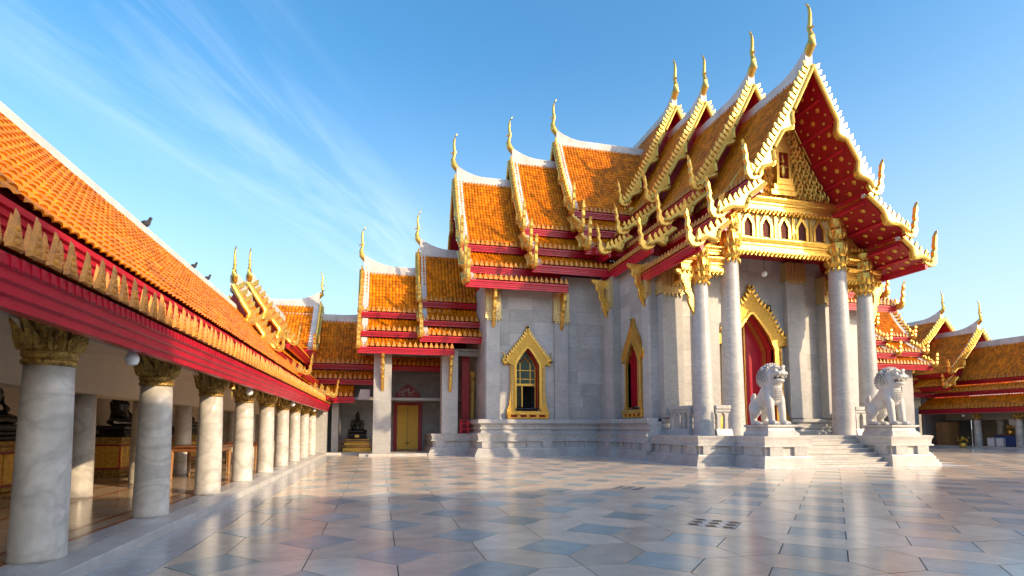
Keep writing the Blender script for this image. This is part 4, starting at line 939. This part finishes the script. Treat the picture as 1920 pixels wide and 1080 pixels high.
# ================================================================== GUARDIAN LIONS
def lion_mesh():
    mb = MB()
    for s in (-1, 1):
        mb.tube([(.24 * s, -.18, 1.30), (.28 * s, -.30, .95), (.28 * s, -.36, .55), (.28 * s, -.40, .2), (.28 * s, -.42, .03)], [.20, .185, .155, .135, .15], 12)
        mb.sphere((.28 * s, -.53, .085), (.155, .20, .095), 10, 6)
        for q in (-1, 0, 1): mb.sphere((.28 * s + q * .095, -.68, .065), (.055, .085, .065), 8, 5)
        mb.tube([(.24 * s, .66, .74), (.30 * s, .60, .52), (.29 * s, .74, .28), (.29 * s, .70, .03)], [.27, .25, .15, .14], 12)
        mb.sphere((.29 * s, .56, .085), (.15, .24, .09), 10, 6)
        for q in (-1, 0, 1): mb.sphere((.29 * s + q * .09, .37, .06), (.05, .08, .06), 8, 5)
        mb.sphere((.26 * s, .66, .68), (.22, .33, .34), 12, 8)
        mb.sphere((.24 * s, -.16, 1.22), (.22, .26, .36), 12, 8)
        mb.sphere((.155 * s, -.55, 2.04), (.085, .07, .075), 8, 6)                 # eye
        mb.tube([(.05 * s, -.60, 2.13), (.18 * s, -.56, 2.17), (.29 * s, -.42, 2.10)], [.05, .06, .04], 8)   # brow
        mb.tube([(.34 * s, -.16, 2.08), (.41 * s, -.10, 2.16)], [.08, .03], 8)
        mb.sphere((.14 * s, -.68, 1.93), (.09, .09, .07), 8, 6)
        mb.tube([(.17 * s, -.66, 1.845), (.175 * s, -.67, 1.775)], [.035, .015], 6)    # fangs
    mb.tube([(0, -.12, 1.35), (0, .25, 1.10), (0, .55, .86), (0, .80, .68)], [.40, .35, .33, .28], 14)
    mb.sphere((0, -.22, 1.22), (.37, .33, .46), 14, 9)
    mb.tube([(0, -.16, 1.35), (0, -.14, 1.75)], [.38, .36], 14)
    mb.sphere((0, -.16, 1.90), (.39, .38, .36), 16, 10)
    mb.sphere((0, -.10, 2.10), (.30, .30, .22), 12, 8)
    mb.sphere((0, .02, 1.80), (.41, .34, .46), 16, 10); mb.sphere((0, -.02, 1.55), (.36, .30, .34), 14, 8)
    mb.sphere((0, -.54, 1.93), (.25, .24, .10), 14, 8)      # upper jaw
    mb.sphere((0, -.70, 1.975), (.13, .07, .07), 10, 6)       # nose
    mb.sphere((0, -.46, 1.70), (.23, .24, .08), 14, 8)      # lower jaw
    mb.sphere((0, -.42, 1.62), (.20, .16, .10), 12, 6)
    mb.tube([(0, 1.0, .62), (0, 1.12, .85), (0, 1.06, 1.15), (0, 1.0, 1.3)], [.10, .11, .13, .05], 10)
    me = mb.mesh('lion_body', True); fixn(me)
    for v in me.vertices:
        if v.co.z > 1.45:
            k = min(1, (v.co.z - 1.45) / .2) * .2; v.co = Vector((v.co.x * (1 + k), -.2 + (v.co.y + .2) * (1 + k), 1.6 + (v.co.z - 1.6) * (1 + k * .9)))
    return me
cmb_ = MB()
for rr, zz, yy, n in ((.43, 1.97, -.32, 19), (.47, 1.96, -.20, 19), (.49, 1.94, -.07, 19), (.48, 1.92, .06, 17), (.45, 1.88, .18, 17), (.38, 1.84, .29, 15)):
    for k in range(n):
        t_ = math.pi * (-.26 + 1.52 * k / (n - 1)); x_ = rr * math.cos(t_); z_ = zz + rr * .92 * math.sin(t_)
        cmb_.tube([(x_ + .05 * (1 - q / 6) * math.cos(q * 1.3), yy + .05 * (1 - q / 6) * math.sin(q * 1.3), z_ + .01 * q) if z_ > zz + .3 else (x_ + .012 * q * (1 if x_ > 0 else -1), yy + .05 * (1 - q / 6) * math.sin(q * 1.3), z_ + .05 * (1 - q / 6) * math.cos(q * 1.3)) for q in range(6)], [.034, .034, .034, .033, .032, .03], 5)
CURL = cmb_.mesh('mane_curls', True); fixn(CURL); CURL.materials.append(MATS['marble_white'])
mm_ = MB(); mm_.box(-.2, .2, -.62, -.35, 1.79, 1.86); MOUTH_SHADE = mm_.mesh('mouth_shade'); MOUTH_SHADE.materials.append(MATS['mouth_dark'])  # dark box between the jaws, painted-in shade of the open mouth
LM = lion_mesh(); LM.materials.append(MATS['marble_white'])
smb = MB()
for i in range(9):
    for j in range(9):
        th = (i - 4) * .17; z = 1.02 + j * .07; rx, ry = .385, .345
        k = math.sqrt(max(.05, 1 - ((z - 1.22) / .5) ** 2)); smb.sphere((rx * k * math.sin(th), -.22 - ry * k * math.cos(th), z), .028, 5, 4)
SCM = smb.mesh('chest_scales', True); SCM.materials.append(MATS['marble_white'])
for lx, lab in ((14.05, 'white marble guardian lion left of the steps, before the red doorway'), (19.45, 'white marble guardian lion right of the steps, before the far gallery')):
    t = thing('guardian_lion', lab, 'lion statue', (lx, 17.55, 1.528), 'guardian lions flanking the steps')
    t.scale = (.84, .86, .93)
    b = link('body', LM, None, t); rm = b.modifiers.new('r', 'REMESH'); rm.mode = 'VOXEL'; rm.voxel_size = .015; rm.use_smooth_shade = True
    sm = b.modifiers.new('s', 'SMOOTH'); sm.iterations = 1; sm.factor = .4
    link('mane_curls', CURL, None, t); link('mouth_shade', MOUTH_SHADE, None, t)
    link('chest_scales', SCM, None, t)

# ================================================================== SMALL THINGS
def buddha(loc, s, label, rz=0, m='bronze'):
    t = thing('buddha_statue', label, 'statue', loc); t.rotation_euler = (0, 0, rz); t.scale = (s, s, s)
    mb = MB()
    mb.sphere((0, 0, .16), (.50, .32, .14), 14, 7)
    for q in (-1, 1):
        mb.tube([(.14 * q, .05, .2), (.46 * q, -.10, .16), (.30 * q, -.28, .14), (-.12 * q, -.30, .17)], [.14, .13, .11, .07], 10)
        mb.tube([(.25 * q, .02, .83), (.34 * q, -.02, .58), (.30 * q, -.18, .36), (.10 * q, -.26, .30)], [.10, .085, .07, .055], 10)
    mb.tube([(0, .03, .2), (0, .04, .45), (0, .02, .72), (0, .02, .86), (0, .01, .98)], [.26, .21, .27, .20, .08], 14)
    mb.sphere((0, 0, 1.10), (.125, .135, .165), 12, 8); mb.sphere((0, .01, 1.25), (.08, .08, .07), 10, 6); mb.tube([(0, .01, 1.28), (0, .01, 1.5)], [.04, .006], 8)
    for q in (-1, 1): mb.sphere((.13 * q, .01, 1.07), (.02, .03, .075), 6, 5)
    me = mb.mesh('body', True); o = link('body', me, m, t); rm = o.modifiers.new('r', 'REMESH'); rm.mode = 'VOXEL'; rm.voxel_size = .022; rm.use_smooth_shade = True
    mb = MB()
    for z0, z1, wx, wy in ((-.30, -.20, .60, .42), (-.20, -.10, .52, .36), (-.10, .04, .56, .40)): mb.box(-wx, wx, -wy, wy, z0, z1)
    part('lotus_base', mb, m, t, bevel=.03)
    return t
def cabinet(loc, w_, d_, h_, label, rz=0):
    t = thing('altar_cabinet', label, 'altar', loc, 'gilded altar cabinets'); t.rotation_euler = (0, 0, rz)
    mb = MB(); mb.box(-w_ / 2 + .08, w_ / 2 - .08, -d_ / 2 + .08, d_ / 2 - .08, .2, h_ - .2); part('carcass', mb, 'red_deep', t)
    mb = MB()
    for z0, z1, e in ((0, .1, .0), (.1, .2, .04), (h_ - .2, h_ - .1, .03), (h_ - .1, h_, 0)): mb.box(-w_ / 2 + e, w_ / 2 - e, -d_ / 2 + e, d_ / 2 - e, z0, z1)
    part('cornice', mb, 'gold_old', t, bevel=.015)
    n = 5
    for i in range(n):
        x0 = -w_ / 2 + .12 + (w_ - .24) * i / n; x1 = x0 + (w_ - .24) / n - .04
        mb = MB(); mb.box(x0, x1, -d_ / 2 + .05, -d_ / 2 + .1, .24, h_ - .24); part('carved_panel', mb, 'gold_carved', t, bevel=.015)
    for s in (-1, 1):
        mb = MB(); mb.box(s * (w_ / 2 - .09) - .03, s * (w_ / 2 - .09) + .03, -d_ / 2 + .1, d_ / 2 - .1, .24, h_ - .24); part('carved_panel', mb, 'gold_carved', t)
    return t
# against the gallery's back wall (statues look toward the courtyard: local -y turned to +x)
for k, (y, lab1, lab2) in enumerate([(12.2, 'gilded altar cabinet seen at the left edge behind the first column', 'dark seated Buddha on the altar at the left edge'), (17.6, 'gilded altar cabinet between first and second gallery columns', 'dark seated Buddha on the altar behind the second column'), (23.0, 'gilded altar cabinet farther along the left gallery', 'dark seated Buddha farther along the left gallery')]):
    cabinet((-7.1, y, .12), 1.9, .95, 1.05, lab1, R(90)); buddha((-7.1, y, 1.17 + .27), .9, lab2, R(90))
buddha((-1.25, 33.0, .12 + .95), .95, 'black seated Buddha in the rear corner beside the marble pier')
t = thing('gilded_pedestal', 'gilded stepped pedestal carrying the black Buddha in the rear corner', 'pedestal', (-1.25, 33.0, .12))
for z0, z1, w_ in ((0, .2, .78), (.2, .3, .66), (.3, .48, .72), (.48, .56, .62), (.56, .68, .70)):
    mb = MB(); mb.box(-w_, w_, -.45 * w_ / .7, .45 * w_ / .7, z0, z1); part('tier', mb, 'gold', t, bevel=.02)
t = thing('barrier_rail', 'low wooden rail before the black Buddha statue', 'railing', (-1.2, 32.2, .12))
for x in (-.95, .95):
    mb = MB(); mb.box(x - .04, x + .04, -.04, .04, 0, .95 if x > 0 else .6); part('post', mb, 'wood', t)
for z in (.25, .55):
    mb = MB(); mb.box(-1.0, 1.0, -.03, .03, z, z + .09); part('rail', mb, 'wood_light' if z < .3 else 'wood', t)
t = thing('plaque', 'small pale plaque on the black Buddha base', 'plaque', (-1.25, 32.52, .96)); mb = MB(); mb.box(-.11, .11, -.012, 0, -.07, .07); part('plate', mb, 'gold_pale', t); mb = MB(); mb.box(-.13, .13, 0, .01, -.09, .09); part('plate_edge', mb, 'wood', t)
t = thing('red_gate', 'small red wooden gate beside the side chapel plinth', 'gate', (4.45, 29.0, 1.12))
for x in (-.28, .1, .5):
    mb = MB(); mb.box(x - .05, x + .05, -.04, .04, 0, .75); part('post', mb, 'red_paint', t, bevel=.01)
for z in (.2, .5):
    mb = MB(); mb.box(-.28, .5, -.02, .02, z, z + .07); part('rail', mb, 'red_paint', t)
# tables
def table(loc, lx_, ly_, h_, label):
    t = thing('wooden_table', label, 'table', loc, 'wooden tables in the gallery')
    mb = MB(); mb.box(-lx_ / 2, lx_ / 2, -ly_ / 2, ly_ / 2, h_ - .04, h_); part('table_top', mb, 'wood', t, bevel=.008)
    mb = MB(); mb.box(-lx_ / 2 + .06, lx_ / 2 - .06, -ly_ / 2 + .06, ly_ / 2 - .06, h_ - .15, h_ - .04); part('apron', mb, 'wood', t)
    for sx in (-1, 1):
        for sy in (-1, 1):
            mb = MB(); mb.lathe([(.035, 0), (.045, .03), (.03, .06), (.05, h_ - .3), (.055, h_ - .12)], (sx * (lx_ / 2 - .1), sy * (ly_ / 2 - .1), 0), 10); part('leg', mb, 'wood_light', t, smooth=True)
    return t
table((-4.55, 16.1, .12), 1.2, 1.5, .84, 'long wooden table behind the third gallery column')
table((-4.6, 21.3, .12), 1.1, 1.5, .80, 'wooden table farther along behind the fifth gallery column')
# bulbs on cords, bell
for k, (y, lab) in enumerate([(7.42, 'largest white bulb hanging between the first two gallery columns'), (13.55, 'white bulb hanging before the fourth gallery column'), (19.98, 'white bulb hanging midway along the gallery'), (26.27, 'small white bulb near the far end of the gallery'), (30.6, 'smallest white bulb at the end of the gallery')]):
    t = thing('light_bulb', lab, 'light bulb', (-2.9, y, 2.245), 'bulbs hung along the gallery eave')
    mb = MB(); mb.lathe([(.02, -.095), (.055, -.08), (.075, -.035), (.075, .0), (.055, .045), (.034, .07), (.03, .08)], (0, 0, 0), 14); part('globe', mb, 'bulb', t, smooth=True)
    mb = MB(); mb.lathe([(.03, .078), (.032, .09), (.032, .15), (.012, .17), (.008, .26)], (0, 0, 0), 10); part('socket', mb, 'black', t)
t = thing('wind_bell', 'small gilt bell with heart-shaped clapper under the eave', 'bell', (-2.9, 12.03, 2.22))
mb = MB(); mb.lathe([(.012, .12), (.04, .1), (.055, .04), (.065, -.03), (.06, -.035)], (0, 0, 0), 12); part('bell_body', mb, 'gold', t, smooth=True)
mb = MB(); mb.prism([(0, -.07), (.05, -.10), (.06, -.15), (.03, -.2), (0, -.24), (-.03, -.2), (-.06, -.15), (-.05, -.10)], lambda p, k: (.004 if k else -.004, p[0], p[1])); part('clapper', mb, 'gold_pale', t)
t = thing('porch_lamp', 'round white lamp hanging in the porch before the red doorway', 'lamp', (16.75, 21, 8.35)); mb = MB(); mb.sphere((0, 0, 0), .13, 14, 9); part('globe', mb, 'bulb', t, smooth=True); mb = MB(); mb.tube([(0, 0, .1), (0, 0, 1.12)], .012, 6); part('cord', mb, 'black', t)
# pigeons on the ridge
for y, lab, s in ((14.39, 'dark pigeon perched on the near gallery ridge', .8), (17.85, 'small dark pigeon higher on the gallery ridge, middle of three', .65), (19.2, 'farthest tiny pigeon on the gallery ridge', .65)):
    t = thing('pigeon', lab, 'bird', (-5.5, y, 6.135), 'pigeons on the gallery ridge'); t.scale = (s, s, s); t.rotation_euler = (0, 0, R(70))
    mb = MB(); mb.sphere((0, 0, .14), (.09, .16, .10), 10, 7); mb.tube([(0, -.1, .17), (0, -.15, .26)], [.06, .045], 8); mb.sphere((0, -.165, .285), .048, 8, 6); mb.tube([(0, .12, .12), (0, .32, .06)], [.06, .03], 8, .4); part('body', mb, 'feather', t, smooth=True)
    mb = MB(); mb.tube([(0, -.2, .285), (0, -.25, .275)], [.014, .003], 5); part('beak', mb, 'black', t)
    mb = MB(); mb.tube([(.03, 0, .06), (.03, -.01, 0)], .01, 5); mb.tube([(-.03, 0, .06), (-.03, -.01, 0)], .01, 5); part('legs', mb, 'red_deep', t)
# right gallery furnishings
t = thing('tall_cupboard', 'plain brown wooden cupboard inside the far right gallery', 'cupboard', (42.6, 33.3, .12))
mb = MB(); mb.box(-.5, .5, -.3, .7, 0, 1.75); part('carcass', mb, 'wood_light', t, bevel=.01)
mb = MB(); mb.box(-.53, -.5, -.26, .18, .06, 1.7); part('door', mb, 'wood_light', t); mb = MB(); mb.box(-.53, -.5, .22, .66, .06, 1.7); part('door', mb, 'wood_light', t)
def pot(loc, s, label, fm, vase='gold'):
    t = thing('flower_pot', label, 'flower pot', loc, 'flower offerings in the right gallery'); t.scale = (s, s, s)
    mb = MB(); mb.lathe([(.12, 0), (.2, .05), (.24, .2), (.2, .32), (.23, .36), (.2, .36)], (0, 0, 0), 14); part('pot', mb, vase, t, smooth=True)
    mb = MB()
    for i in range(60):
        p = Vector((random.gauss(0, .17), random.gauss(0, .17), .52 + random.gauss(0, .1))); d = Vector((random.uniform(-1, 1), random.uniform(-1, 1), random.uniform(0, 1))).normalized() * .13; e = d.cross(Vector((0, 0, 1))) * .35
        mb.add([p, p + d * .5 + e, p + d, p + d * .5 - e], [(0, 1, 2, 3)])
    part('foliage', mb, 'leaf', t, kind='stuff')
    mb = MB()
    for i in range(26): mb.sphere((random.gauss(0, .16), random.gauss(0, .16), .6 + random.gauss(0, .1)), .05, 6, 4)
    part('blossoms', mb, fm, t, kind='stuff')
pot((41.55, 31.6, .0), 1.0, 'orange flower pot standing just before the right gallery column', 'flower_yellow')
pot((43.3, 29.6, .95), .9, 'yellow flower bowl on the offering table', 'flower_yellow')
pot((43.2, 28.6, .75), .9, 'white flower bouquet beside the offering stands', 'flower_white')
t = thing('offering_table', 'cloth-covered offering table between the right gallery columns', 'table', (43.4, 29.7, .12), None)
mb = MB(); mb.box(-.45, .45, -.8, .8, .0, .8); part('cloth', mb, 'blue_cloth', t, bevel=.03); mb = MB(); mb.box(-.5, .5, -.85, .85, .8, .84); part('table_top', mb, 'wood', t)
for k, (y, z, lab) in enumerate(((30.55, .12, 'white donation box standing left of the offering table'), (29.95, .12, 'white donation box standing before the offering table'), (29.6, 1.45, 'white notice box raised above the offering table'))):
    t = thing('donation_box', lab, 'box', (42.9 if k < 2 else 43.7, y, z), 'white boxes in the right gallery'); mb = MB(); mb.box(-.2, .2, -.22, .22, 0, .55); part('body', mb, 'paper_white', t, bevel=.02); mb = MB(); mb.box(-.21, .21, -.23, .23, .55, .6); part('lid', mb, 'paper_white', t)
for k, (y, lab) in enumerate(((28.0, 'gilded offering stand left of the last right gallery column'), (27.2, 'gilded offering stand right of the last right gallery column'))):
    t = thing('offering_stand', lab, 'stand', (43.5, y, .12), 'gilded offering stands')
    for z in (.3, .65, .95):
        mb = MB(); mb.box(-.3, .3, -.38, .38, z, z + .05); part('shelf', mb, 'gold_old', t)
    for sx in (-1, 1):
        for sy in (-1, 1): mb = MB(); mb.box(sx * .27 - .025, sx * .27 + .025, sy * .34 - .025, sy * .34 + .025, 0, .95); part('leg', mb, 'gold_old', t)
    mb = MB()
    for i in range(7): mb.lathe([(.04, 0), (.06, .05), (.03, .12), (.05, .2)], (random.uniform(-.2, .2), random.uniform(-.3, .3), random.choice((.7, 1.0))), 8)
    part('vessels', mb, 'gold', t)
for y, lab in ((27.6, 'white bulb hanging by the last right gallery column'), (31.9, 'white bulb hanging left of the right gallery column')):
    t = thing('light_bulb', lab, 'light bulb', (42.15, y, 2.35), 'bulbs hung along the gallery eave'); mb = MB(); mb.sphere((0, 0, 0), .1, 10, 7); part('globe', mb, 'bulb', t, smooth=True); mb = MB(); mb.lathe([(.03, .09), (.03, .2), (.01, .3)], (0, 0, 0), 8); part('socket', mb, 'black', t)
